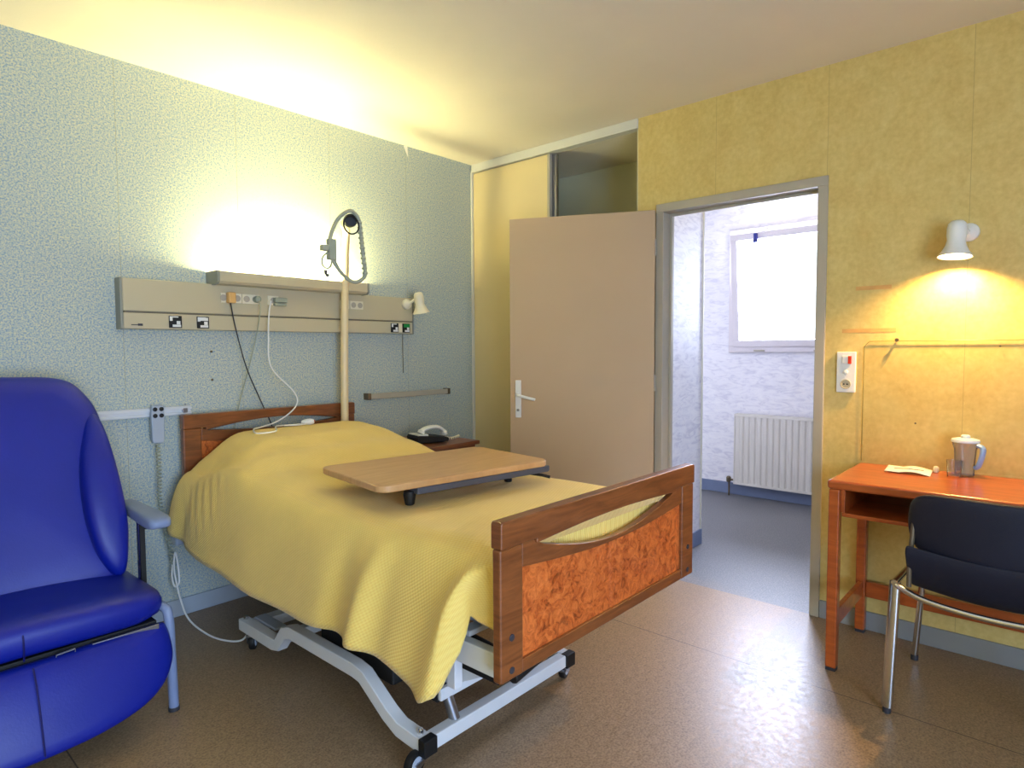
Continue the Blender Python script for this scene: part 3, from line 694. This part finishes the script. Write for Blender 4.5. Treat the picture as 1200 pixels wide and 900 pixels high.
# hand control hanging on the wall rail + coiled cable
hc=thing('hand_control','grey four-button bed hand control hooked on the wall rail','bed remote',(-2.105,-.04,.87))
bm=B(); prism_xz(bm,[(-2.133,.875),(-2.128,.860),(-2.085,.860),(-2.080,.875),(-2.077,.985),(-2.080,1.035),(-2.130,1.035),(-2.134,.985)],-.058,-.032); obj('control_body',bm,M['ltgrey'],hc,bevel=.005,seg=3)
for i,x in enumerate((-2.118,-2.091)):
    for z in (1.018,.988):
        bm=B(); lathe(bm,[(.010,0),(.010,.002),(.008,.003)],(x,-.058,z),(0,-1,0),14); obj('button',bm,M['black'],hc)
bm=B(); box(bm,-2.122,-2.088,-.034,-.022,1.018,1.038); obj('hook',bm,M['ltgrey'],hc)
bm=B(); guide=catmull([(-2.106,-.045,.862),(-2.108,-.05,.82),(-2.108,-.055,.70),(-2.110,-.06,.58),(-2.095,-.06,.46),(-2.075,-.06,.36),(-2.066,-.06,.28)],20)
coil=[]; turns=.55
L=0
for i,g in enumerate(guide):
    if i>0: L+=(guide[i]-guide[i-1]).length
    if i<8: coil.append(g)
fine=catmull(guide[8:],10); acc=0
for i,g in enumerate(fine):
    if i>0: acc+=(fine[i]-fine[i-1]).length
    ph=acc/.0085*2*PI*.5
    if i%2==0: coil.append(g+Vector((math.cos(ph)*.0085,math.sin(ph)*.0085,0)))
tube(bm,coil,.0028,5,caps=True); obj('coiled_cable',bm,M['greyhandle'],hc)
bm=B(); tube(bm,catmull([(-2.066,-.06,.28),(-2.075,-.07,.22),(-2.070,-.09,.18),(-2.055,-.10,.20),(-2.050,-.08,.27),(-2.060,-.08,.34),(-2.068,-.08,.26),(-2.060,-.12,.13),(-2.055,-.20,.05),(-2.03,-.34,.012),(-2.0,-.46,.010),(-1.97,-.55,.03),(-1.955,-.60,.09)],8),.0042,7); obj('cable_tail',bm,M['whiteplastic'],hc)
# ------------------------------------------------------------------ overbed table
ot=thing('bed_table','pale beech topped bed table resting on the yellow bedspread','bed table',(-1.573,-1.391,.77))
OM=Matrix.Translation((-1.573,-1.391,.838))@Matrix.Rotation(math.radians(-8),4,'Z')
def rrect(hw,hh,r,n=6):
    out=[]
    for cx,cy,a0 in ((hw-r,hh-r,0),(-hw+r,hh-r,90),(-hw+r,-hh+r,180),(hw-r,-hh+r,270)):
        for k in range(n+1):
            a=math.radians(a0+90*k/n); out.append((cx+r*math.cos(a),cy+r*math.sin(a)))
    return out
bm=B(); prism(bm,rrect(.375,.238,.045),lambda p:OM@Vector((p[0],p[1],-.012)),lambda p:OM@Vector((p[0],p[1],.012))); obj('tabletop',bm,M['beech'],ot,bevel=.005,seg=3)
bm=B(); box(bm,-.235,.37,-.234,-.18,-.036,-.012,OM); box(bm,-.245,.36,.12,.16,-.034,-.012,OM); box(bm,.335,.378,-.23,.20,-.034,-.012,OM)
obj('support_frame',bm,M['tray'],ot,bevel=.004)
bm=B(); lathe(bm,[(.020,0),(.022,-.012),(.016,-.046),(.012,-.048)],OM@Vector((-.24,-.19,-.028)),(0,0,1),14); obj('tilt_stop',bm,M['black'],ot)
bm=B(); tube(bm,[OM@Vector(p) for p in ((.30,-.17,-.04),(.345,-.22,-.048),(.365,-.245,-.055))],.006,8); obj('release_lever',bm,M['black'],ot)
for u,v_ in ((-.22,.14),(.27,-.10),(.33,.14)):
    q=OM@Vector((u,v_,0)); bm=B(); lathe(bm,[(.014,0),(.016,.006),(.012,q.z-.034-ztop(q.x,q.y)-.004)],(q.x,q.y,ztop(q.x,q.y)+.004),(0,0,1),14); obj('support_foot',bm,M['black'],ot)
# ------------------------------------------------------------------ nightstand & phone
ns=thing('bedside_cabinet','brown wooden bedside cabinet beyond the bed under the telephone','bedside cabinet',(-.66,-.27,0))
bm=B(); box(bm,-.92,-.50,-.52,-.06,.06,.715); obj('cabinet_body',bm,M['nightwood'],ns,bevel=.003)
obj('cabinet_top',box(B(),-.94,-.48,-.54,-.05,.715,.738),M['nightwood'],ns,bevel=.005)
dr=obj('drawer',box(B(),-.91,-.51,-.538,-.52,.56,.70),M['nightwood'],ns,bevel=.003)
bm=B(); lathe(bm,[(.006,0),(.014,.012),(.014,.018)],(-.71,-.538,.63),(0,-1,0),12); obj('knob',bm,M['steel'],dr)
do=obj('cabinet_door',box(B(),-.91,-.51,-.538,-.52,.08,.55),M['nightwood'],ns,bevel=.003)
bm=B(); lathe(bm,[(.006,0),(.014,.012),(.014,.018)],(-.88,-.538,.45),(0,-1,0),12); obj('knob',bm,M['steel'],do)
bm=B(); box(bm,-.90,-.52,-.50,-.08,0,.06); obj('plinth',bm,M['dkgrey'],ns)
ph=thing('telephone','white handset telephone with a black base on the bedside cabinet','telephone',(-.70,-.30,.738))
PM=Matrix.Translation((-.735,-.36,.738))@Matrix.Rotation(math.radians(-12),4,'Z')@Matrix.Scale(1.0,4)
bm=B(); prism(bm,[(-.10,.004),(.10,.004),(.105,.025),(.08,.034),(-.10,.052),(-.108,.035)],lambda p:PM@Vector((p[0],-.07,p[1])),lambda p:PM@Vector((p[0],.07,p[1]))); obj('phone_base',bm,M['black'],ph,bevel=.006)
bm=B(); box(bm,-.098,-.03,-.062,.062,.044,.056,PM); obj('keypad',bm,M['whiteplastic'],ph,bevel=.004)
bm=B(); hpth=catmull([PM@Vector(p) for p in ((-.062,-.02,.058),(-.045,-.02,.078),(0,-.02,.090),(.05,-.02,.088),(.085,-.02,.068),(.098,-.02,.045))],6)
tube(bm,hpth,[.022 if (i<5 or i>len(hpth)-6) else .016 for i in range(len(hpth))],12,flat=(.75,1.5)); obj('handset',bm,M['whiteplastic'],ph)
bm=B(); g=catmull([PM@Vector(p) for p in ((.10,-.03,.02),(.15,-.02,.012),(.20,0,.014),(.235,.04,.012))],14); tube(bm,[q+Vector((0,math.cos(i*1.3)*.008,math.sin(i*1.3)*.006+.002)) for i,q in enumerate(g)],.0035,6); obj('coiled_cord',bm,M['cream'],ph)
# ------------------------------------------------------------------ armchair
ac=thing('recliner_armchair','royal blue vinyl recliner armchair with grey armrests beside the bed','armchair',(-2.79,-.62,0))
cx=-2.80
def back_pt(u,v,d):   # u across, v = height along, d depth
    z=v; y=-.50+(v-.42)/.75*.30
    curve=.05*(abs(u)/.4)**2
    return (cx+u, y-d-curve*.6, z)
ol=[]
half=[(0,1.192),(.15,1.190),(.25,1.185),(.315,1.165),(.355,1.12),(.385,1.06),(.40,.98),(.405,.85),(.405,.70),(.40,.56),(.39,.44),(.30,.40),(.15,.395),(0,.395)]
hc2=catmull([(a,b_,0) for a,b_ in half],5)
right=[(p.x,p.y) for p in hc2]
ol=right+[(-p[0],p[1]) for p in right[-2:0:-1]]
bm=B(); pad(bm,ol,back_pt,.055,.25); bk=obj('backrest',bm,M['blue'],ac,angle=80)
for s in (1,-1):
    def wing_pt(u,v,d,s=s):
        z=v; y=-.50+(v-.42)/.75*.30
        return (cx+s*(u), y-.045-d*1.0-.04*math.sin(PI*max(0,min(1,(v-.42)/.6)))*1.0, z)
    wo=catmull([(.380,1.035,0),(.400,.96,0),(.412,.80,0),(.416,.66,0),(.41,.56,0),(.390,.455,0),(.35,.45,0),(.305,.54,0),(.285,.68,0),(.292,.84,0),(.325,.98,0),(.35,1.035,0)],5,True)
    bm=B(); pad(bm,[(p.x,p.y) for p in wo],wing_pt,.05,.3); obj('side_bolster',bm,M['blue'],ac,angle=80)
# seat cushion
def seat_pt(u,v,d):   # u across, v front-back, d up
    return (cx+u, v, .392+d-.035*max(0,(v+.55)/.3)*0+.012*math.cos(u/.42*PI/2))
so_=catmull([(0,-.872,0),(.20,-.872,0),(.33,-.862,0),(.40,-.835,0),(.435,-.79,0),(.440,-.70,0),(.435,-.55,0),(.42,-.40,0),(.30,-.36,0),(0,-.36,0)],5)
r_=[(p.x,p.y) for p in so_]; so2=r_+[(-p[0],p[1]) for p in r_[-2:0:-1]]
bm=B(); pad(bm,so2,seat_pt,.052,.30); st=obj('seat_cushion',bm,M['blue'],ac,angle=80)
bm=B(); tube(bm,catmull([(cx+.02,-.40,.462),(cx+.02,-.60,.467),(cx+.02,-.78,.458),(cx+.02,-.862,.435),(cx+.02,-.876,.39),(cx+.02,-.868,.35)],6),.0028,6); obj('seam_piping',bm,M['blueseam'],st)
# leg rest, folded down below the seat
def lr_pt(u,v,d):
    t=(.33-v)/.3
    return (cx+u,-.865-.13*t-d+ .03*(u/.4)**2, v)
lo=catmull([(0,.335,0),(.25,.335,0),(.40,.330,0),(.428,.315,0),(.436,.25,0),(.425,.20,0),(.385,.148,0),(.31,.112,0),(.2,.092,0),(.1,.086,0),(0,.084,0)],5)
r_=[(p.x,p.y) for p in lo]; lo2=r_+[(-p[0],p[1]) for p in r_[-2:0:-1]]
bm=B(); pad(bm,lo2,lr_pt,.030,.4); lr=obj('leg_rest',bm,M['blue'],ac,angle=80)
bm=B(); tube(bm,catmull([(cx+.035,-.905,.335),(cx+.035,-.945,.28),(cx+.035,-.985,.18),(cx+.035,-1.008,.105)],6),.0025,6); obj('seam_piping',bm,M['blueseam'],lr)
# frame
bm=B(); box(bm,cx-.40,cx+.40,-.84,-.45,.315,.345); obj('seat_frame',bm,M['black'],ac,bevel=.004)
bm=B(); box(bm,cx+.20,cx+.40,-.862,-.845,.320,.338); obj('reclining_bracket',bm,M['steel'],ac,bevel=.002)
bm=B(); tube(bm,[(cx+.10,-.87,.326),(cx+.10,-.87,.340),(cx+.15,-.87,.343),(cx+.15,-.87,.328)],.003,6); obj('wire_clip',bm,M['steel'],ac)
for s in (1,-1):
    X=cx+s*.442
    bm=B(); tube(bm,catmull([(X-s*.03,-.70,.37),(X-s*.008,-.80,.372),(X-s*.0,-.828,.34),(X+s*.002,-.835,.20),(X+s*.004,-.840,.012)],6),.0165,14); lg=obj('leg',bm,M['armgrey'],ac)
    bm=B(); lathe(bm,[(.019,0),(.019,.014)],(X+s*.004,-.840,0),(0,0,1),14); obj('foot_cap',bm,M['dkgrey'],lg)
    bm=B(); tube(bm,catmull([(X-s*.03,-.45,.37),(X-s*.008,-.33,.35),(X,-.30,.30),(X+s*.002,-.27,.02),(X+s*.002,-.27,.012)],6),.0165,14); lg=obj('leg',bm,M['armgrey'],ac)
    bm=B(); lathe(bm,[(.019,0),(.019,.014)],(X+s*.002,-.27,0),(0,0,1),14); obj('foot_cap',bm,M['dkgrey'],lg)
    bm=B(); box(bm,X-.014,X+.006,-.60,-.570,.37,.655); obj('armrest_post',bm,M['chrome'],ac,bevel=.005)
    bm=B(); box(bm,X-.014,X+.004,-.612,-.6005,.37,.655); lathe(bm,[(.010,0),(.010,.02)],(X+.006,-.60,.625),(0,-1,0),12); obj('armrest_clamp',bm,M['black'],ac,bevel=.002)
    def arm_pt(u,v,d,X=X,s=s): return (X+s*.012+u, v, .668+d-.03*((v+.45)/-.33 if v<-.45 else 0)*.3)
    ao=catmull([(0,-.765,0),(.028,-.76,0),(.040,-.73,0),(.040,-.65,0),(.033,-.50,0),(.027,-.36,0),(0,-.34,0),(-.027,-.36,0),(-.033,-.50,0),(-.040,-.65,0),(-.040,-.73,0),(-.028,-.76,0)],4,True)
    bm=B(); pad(bm,[(p.x,p.y) for p in ao],arm_pt,.020,.2); obj('armrest',bm,M['armgrey'],ac,angle=80)
# ------------------------------------------------------------------ desk
dk=thing('desk','orange varnished wooden desk with an open shelf against the yellow wall','desk',(-.26,-3.05,0))
dy0,dy1=-3.66,-2.50
bm=B(); box(bm,-.52,-.012,dy0,dy1,.732,.768); obj('desktop',bm,M['deskwood'],dk,bevel=.012,seg=4)
bm=B(); box(bm,-.50,-.03,dy0+.05,dy1-.05,.625,.640); obj('shelf',bm,M['deskwood'],dk,bevel=.003)
for ya in (dy0+.045,dy1-.060):
    bm=B(); box(bm,-.495,-.03,ya,ya+.015,.640,.732); obj('side_panel',bm,M['deskwood'],dk,bevel=.002)
obj('back_panel',box(B(),-.045,-.030,dy0+.06,dy1-.06,.640,.732),M['deskwood'],dk)
for ya in (dy0+.005,dy1-.045):
    for xa in (-.515,-.060):
        bm=B(); box(bm,xa,xa+.042,ya,ya+.040,.012,.732); lg=obj('leg',bm,M['deskwood'],dk,bevel=.006,seg=3)
        obj('foot_cap',box(B(),xa+.002,xa+.040,ya+.002,ya+.038,0,.012),M['dkgrey'],lg)
    bm=B(); box(bm,-.473,-.060,ya+.010,ya+.030,.165,.235); obj('side_stretcher',bm,M['deskwood'],dk,bevel=.004)
bm=B(); box(bm,-.050,-.028,dy0+.045,dy1-.045,.165,.235); obj('rear_stretcher',bm,M['deskwood'],dk,bevel=.004)
# splash board
pb=thing('clear_panel','clear plastic protective panel screwed to the yellow wall behind the desk','wall panel',(-.008,-3.08,.775))
pts=[(-2.505,.775),(-2.505,1.292),(-2.525,1.315),(-3.66,1.315),(-3.66,.775)]
bm=B(); prism_yz(bm,pts,-.009,-.004); obj('clear_sheet',bm,M['plexi'],pb)
bm=B(); tube(bm,[(-.0065,p[0],p[1]) for p in pts[:4]],.0017,4); obj('sheet_edge',bm,M['plexiedge'],pb)
bm=B(); lathe(bm,[(.005,0),(.005,.012),(.008,.013),(.008,.019)],(-.004,-2.634,1.319),(-1,0,0),12); obj('fixing_peg',bm,M['brass'],pb)
for y_,z_ in ((-2.71,.96),(-2.99,1.29)):
    bm=B(); lathe(bm,[(.004,0),(.003,.002)],(-.009,y_,z_),(-1,0,0),8); obj('screw',bm,M['brass'],pb)
# switch plate
sw=thing('switch_plate','white triple switch and socket plate beside the doorway','wall switch',(-.01,-2.433,1.08))
obj('cover_plate',box(B(),-.014,-.0005,-2.474,-2.394,1.082,1.268),M['whiteplastic'],sw,bevel=.004)
obj('rocker',box(B(),-.019,-.014,-2.452,-2.418,1.215,1.250),M['whiteplastic'],sw,bevel=.002)
obj('indicator',box(B(),-.023,-.014,-2.457,-2.443,1.213,1.249),M['red'],sw,bevel=.002)
bm=B(); lathe(bm,[(.010,0),(.010,.006),(.007,.008)],(-.014,-2.434,1.175),(-1,0,0),14); obj('push_button',bm,M['whiteplastic'],sw)
bm=B(); lathe(bm,[(.022,0),(.022,.003),(.018,.003),(.017,.0005)],(-.014,-2.434,1.120),(-1,0,0),20); s_=obj('socket_face',bm,M['unit'],sw)
bm=B()
for d in (-.007,.007): lathe(bm,[(.0035,0),(.0035,.002)],(-.0144,-2.434+d,1.120),(-1,0,0),8)
obj('socket_holes',bm,M['black'],s_)
# tape marks
for k,(a,b_,z,l) in enumerate(((-2.605,-2.464,1.553,'upper'),(-2.626,-2.411,1.363,'lower'))):
    tag(obj('tape_residue',box(B(),-.0012,-.0002,a,b_,z-.009,z+.009),M['tape']),l+' of two brownish tape marks left on the yellow wall','tape mark')
# wall lamp above desk
wl=spot('reading_lamp','lit white spot lamp on the yellow wall above the desk',(-.0005,-2.875,1.752),(-1,0,0),(-.105,-2.845,1.712),(-.10,.03,-1),True,M['whiteplastic'],1.05)
# things on the desk
nb=thing('folded_paper','folded white paper lying open on the desk left of the jug','paper',(-.14,-2.71,.768))
NM=Matrix.Translation((-.140,-2.712,.769))@Matrix.Rotation(math.radians(4),4,'Z')
bm=B(); N=12; g0=[]
for i in range(N+1):
    u=-.080+.160*i/N; z=.010*math.sin(PI*i/N)**2*.6+.006*abs(math.sin(PI*i/N*1.5))
    g0.append([bm.verts.new(NM@Vector((vv,u,z+.001+.004*(vv+.07)/.14))) for vv in (-.065,-.02,.02,.065)])
for i in range(N):
    for j in range(3): bm.faces.new((g0[i][j],g0[i+1][j],g0[i+1][j+1],g0[i][j+1]))
pg=obj('sheet',bm,M['paper'],nb,angle=80); s2=pg.modifiers.new('t','SOLIDIFY'); s2.thickness=.0015
bm=B(); tube(bm,[NM@Vector((-.018,-.055,.0135)),NM@Vector((-.022,0,.0165)),NM@Vector((-.012,.050,.0115))],.0012,5); obj('printed_line',bm,M['dkgrey'],nb)
bm=B(); lathe(bm,[(.009,0),(.010,.003),(.010,.02),(.008,.024),(.003,.026)],(-.085,-2.80,.769),(0,0,1),14); tag(obj('bottle_cap',bm,M['cream']),'small cream cap standing at the right end of the folded paper','cap')
jg=thing('water_jug','clear plastic water jug with pale blue handle and lid on the desk','jug',(-.075,-2.892,.768))
bm=B(); lathe(bm,[(.030,.0),(.033,.004),(.034,.05),(.038,.105),(.046,.135),(.043,.135),(.036,.105),(.031,.05),(.030,.006),(.001,.005)],(-.075,-2.895,.768),(0,0,1),28,False,False); obj('jug_body',bm,M['jugclear'],jg)
bm=B(); lathe(bm,[(.047,0),(.049,.004),(.047,.012),(.030,.017),(.016,.018),(.016,.026),(.012,.030),(.002,.031)],(-.075,-2.895,.903),(0,0,1),28); obj('jug_lid',bm,M['juglid'],jg)
bm=B(); tube(bm,catmull([(-.095,-2.938,.895),(-.105,-2.955,.885),(-.107,-2.952,.85),(-.102,-2.942,.815),(-.095,-2.932,.805)],6),.009,10,flat=(1,1.3)); obj('jug_handle',bm,M['jugblue'],jg)
bm=B(); lathe(bm,[(.020,0),(.023,.003),(.027,.068),(.0255,.068),(.0215,.006),(.001,.005)],(-.140,-2.868,.768),(0,0,1),24,False,False); tag(obj('drinking_glass',bm,M['tumbler']),'small clear drinking glass in front of the water jug','glass')
# ------------------------------------------------------------------ visitor chair
vc=thing('visitor_chair','navy upholstered chair with flat chrome legs pulled up to the desk','chair',(-.5,-3.02,0))
yc0=-3.055
def vb_pt(u,v,d):
    return (-.745-.02*(v-.70)/.1-d+.055*(u/.26)**2, yc0+u, v)
vo=catmull([(0,.806,0),(.12,.806,0),(.20,.797,0),(.238,.765,0),(.248,.70,0),(.240,.635,0),(.205,.596,0),(.1,.582,0),(0,.578,0)],5)
r_=[(p.x,p.y) for p in vo]; vo2=r_+[(-p[0],p[1]) for p in r_[-2:0:-1]]
bm=B(); pad(bm,vo2,vb_pt,.016,.3); obj('backrest',bm,M['navy'],vc,angle=80)
bm=B()
NX,NY=16,14
def seat_s(i,j,top):
    u=-1+2*i/NX; t=j/NY
    x=-.745+.47*t; y=yc0+u*(.248)
    z=.478-.020*math.cos(u*PI/2)*1.2+.150*max(0,1-t/.34)**2+.0*t-.02*max(0,(t-.85)/.15)**2
    return Vector((x,y,z+(.0 if top else -.032)))
T=[[bm.verts.new(seat_s(i,j,True)) for j in range(NY+1)] for i in range(NX+1)]; U_=[[bm.verts.new(seat_s(i,j,False)) for j in range(NY+1)] for i in range(NX+1)]
for i in range(NX):
    for j in range(NY):
        bm.faces.new((T[i][j],T[i+1][j],T[i+1][j+1],T[i][j+1])); bm.faces.new((U_[i][j],U_[i][j+1],U_[i+1][j+1],U_[i+1][j]))
for i in range(NX):
    bm.faces.new((T[i][0],U_[i][0],U_[i+1][0],T[i+1][0])); bm.faces.new((T[i][NY],T[i+1][NY],U_[i+1][NY],U_[i][NY]))
for j in range(NY):
    bm.faces.new((T[0][j],T[0][j+1],U_[0][j+1],U_[0][j])); bm.faces.new((T[NX][j],U_[NX][j],U_[NX][j+1],T[NX][j+1]))
obj('seat',bm,M['navy'],vc,bevel=.010,seg=3,angle=50)
for s in (1,-1):
    ys_=yc0+s*.285
    bm=B(); tube(bm,[(-.672,ys_,.47),(-.676,ys_+s*.001,.43),(-.690,ys_+s*.012,.02)],.0165,14,flat=(.7,1.1)); lg=obj('leg',bm,M['chrome'],vc)
    bm=B(); lathe(bm,[(.014,0),(.014,.02)],(-.690,ys_+s*.012,0),(0,0,1),12); obj('foot_cap',bm,M['dkgrey'],lg)
    bm=B(); tube(bm,[(-.225,ys_-s*.02,.455),(-.20,ys_-s*.01,.30),(-.185,ys_+s*.01,.02)],.012,12); lg=obj('leg',bm,M['chrome'],vc)
    bm=B(); lathe(bm,[(.014,0),(.014,.02)],(-.185,ys_+s*.01,0),(0,0,1),12); obj('foot_cap',bm,M['dkgrey'],lg)
    bm=B(); tube(bm,[(-.700,ys_-s*.045,.47),(-.705,ys_-s*.045,.55),(-.705,ys_-s*.055,.70)],.008,10); obj('back_upright',bm,M['brass'],vc)
    bm=B(); tube(bm,[(-.69,ys_,.468),(-.45,ys_-s*.005,.462),(-.22,ys_-s*.02,.455)],.011,12); obj('side_rail',bm,M['chrome'],vc)
bm=B(); tube(bm,catmull([(-.674,yc0+.287,.462),(-.69,yc0+.265,.455),(-.705,yc0+.20,.436),(-.71,yc0+.1,.424),(-.71,yc0,.420),(-.71,yc0-.1,.424),(-.705,yc0-.20,.436),(-.69,yc0-.265,.455),(-.674,yc0-.287,.462)],5),.010,12); obj('cross_tube',bm,M['chrome'],vc)
# ------------------------------------------------------------------ lights
def area(name,loc,rot,sx,sy,power,col):
    l=bpy.data.lights.new(name,'AREA'); l.shape='RECTANGLE'; l.size=sx; l.size_y=sy; l.energy=power; l.color=col
    o=bpy.data.objects.new(name,l); C.objects.link(o); o.location=loc; o.rotation_euler=rot; return o
# daylight entering by the rear window and by the hall window
area('daylight_rear_window',((wx0+wx1)/2,-5.05,(wz0+wz1)/2),(math.radians(90),0,0),1.95,1.85,110,(.42,.63,1.0))
area('daylight_hall_window',(2.46,-1.45,1.80),(0,math.radians(90),0),1.0,1.0,140,(.70,.77,1.0))
w=bpy.data.worlds.new('daylight_sky'); scene.world=w; w.use_nodes=True; nt=w.node_tree
bg=nt.nodes['Background']; bg.inputs[0].default_value=(.85,.92,1.0,1); bg.inputs[1].default_value=2.5
# ------------------------------------------------------------------ camera
cd=bpy.data.cameras.new('camera'); co=bpy.data.objects.new('camera',cd); C.objects.link(co); scene.camera=co
cd.sensor_width=36; cd.sensor_fit='HORIZONTAL'; cd.lens=737.97/1200*36; cd.clip_start=.02
yaw,p,r=7.28625224e-01,5.53054261e-02,-4.926e-03
f=Vector((math.cos(yaw)*math.cos(p),math.sin(yaw)*math.cos(p),-math.sin(p))); ri=Vector((math.sin(yaw),-math.cos(yaw),0)); up=ri.cross(f)
c_,s_=math.cos(r),math.sin(r); R2=ri*c_+up*s_; U2=up*c_-ri*s_
mt=Matrix((( R2.x,U2.x,-f.x,-3.17959),(R2.y,U2.y,-f.y,-3.21146),(R2.z,U2.z,-f.z,1.28759),(0,0,0,1)))
co.matrix_world=mt
vs=scene.view_settings; vs.view_transform='Standard'; vs.look='None'; vs.gamma=1; vs.use_curve_mapping=False; vs.exposure=0.32
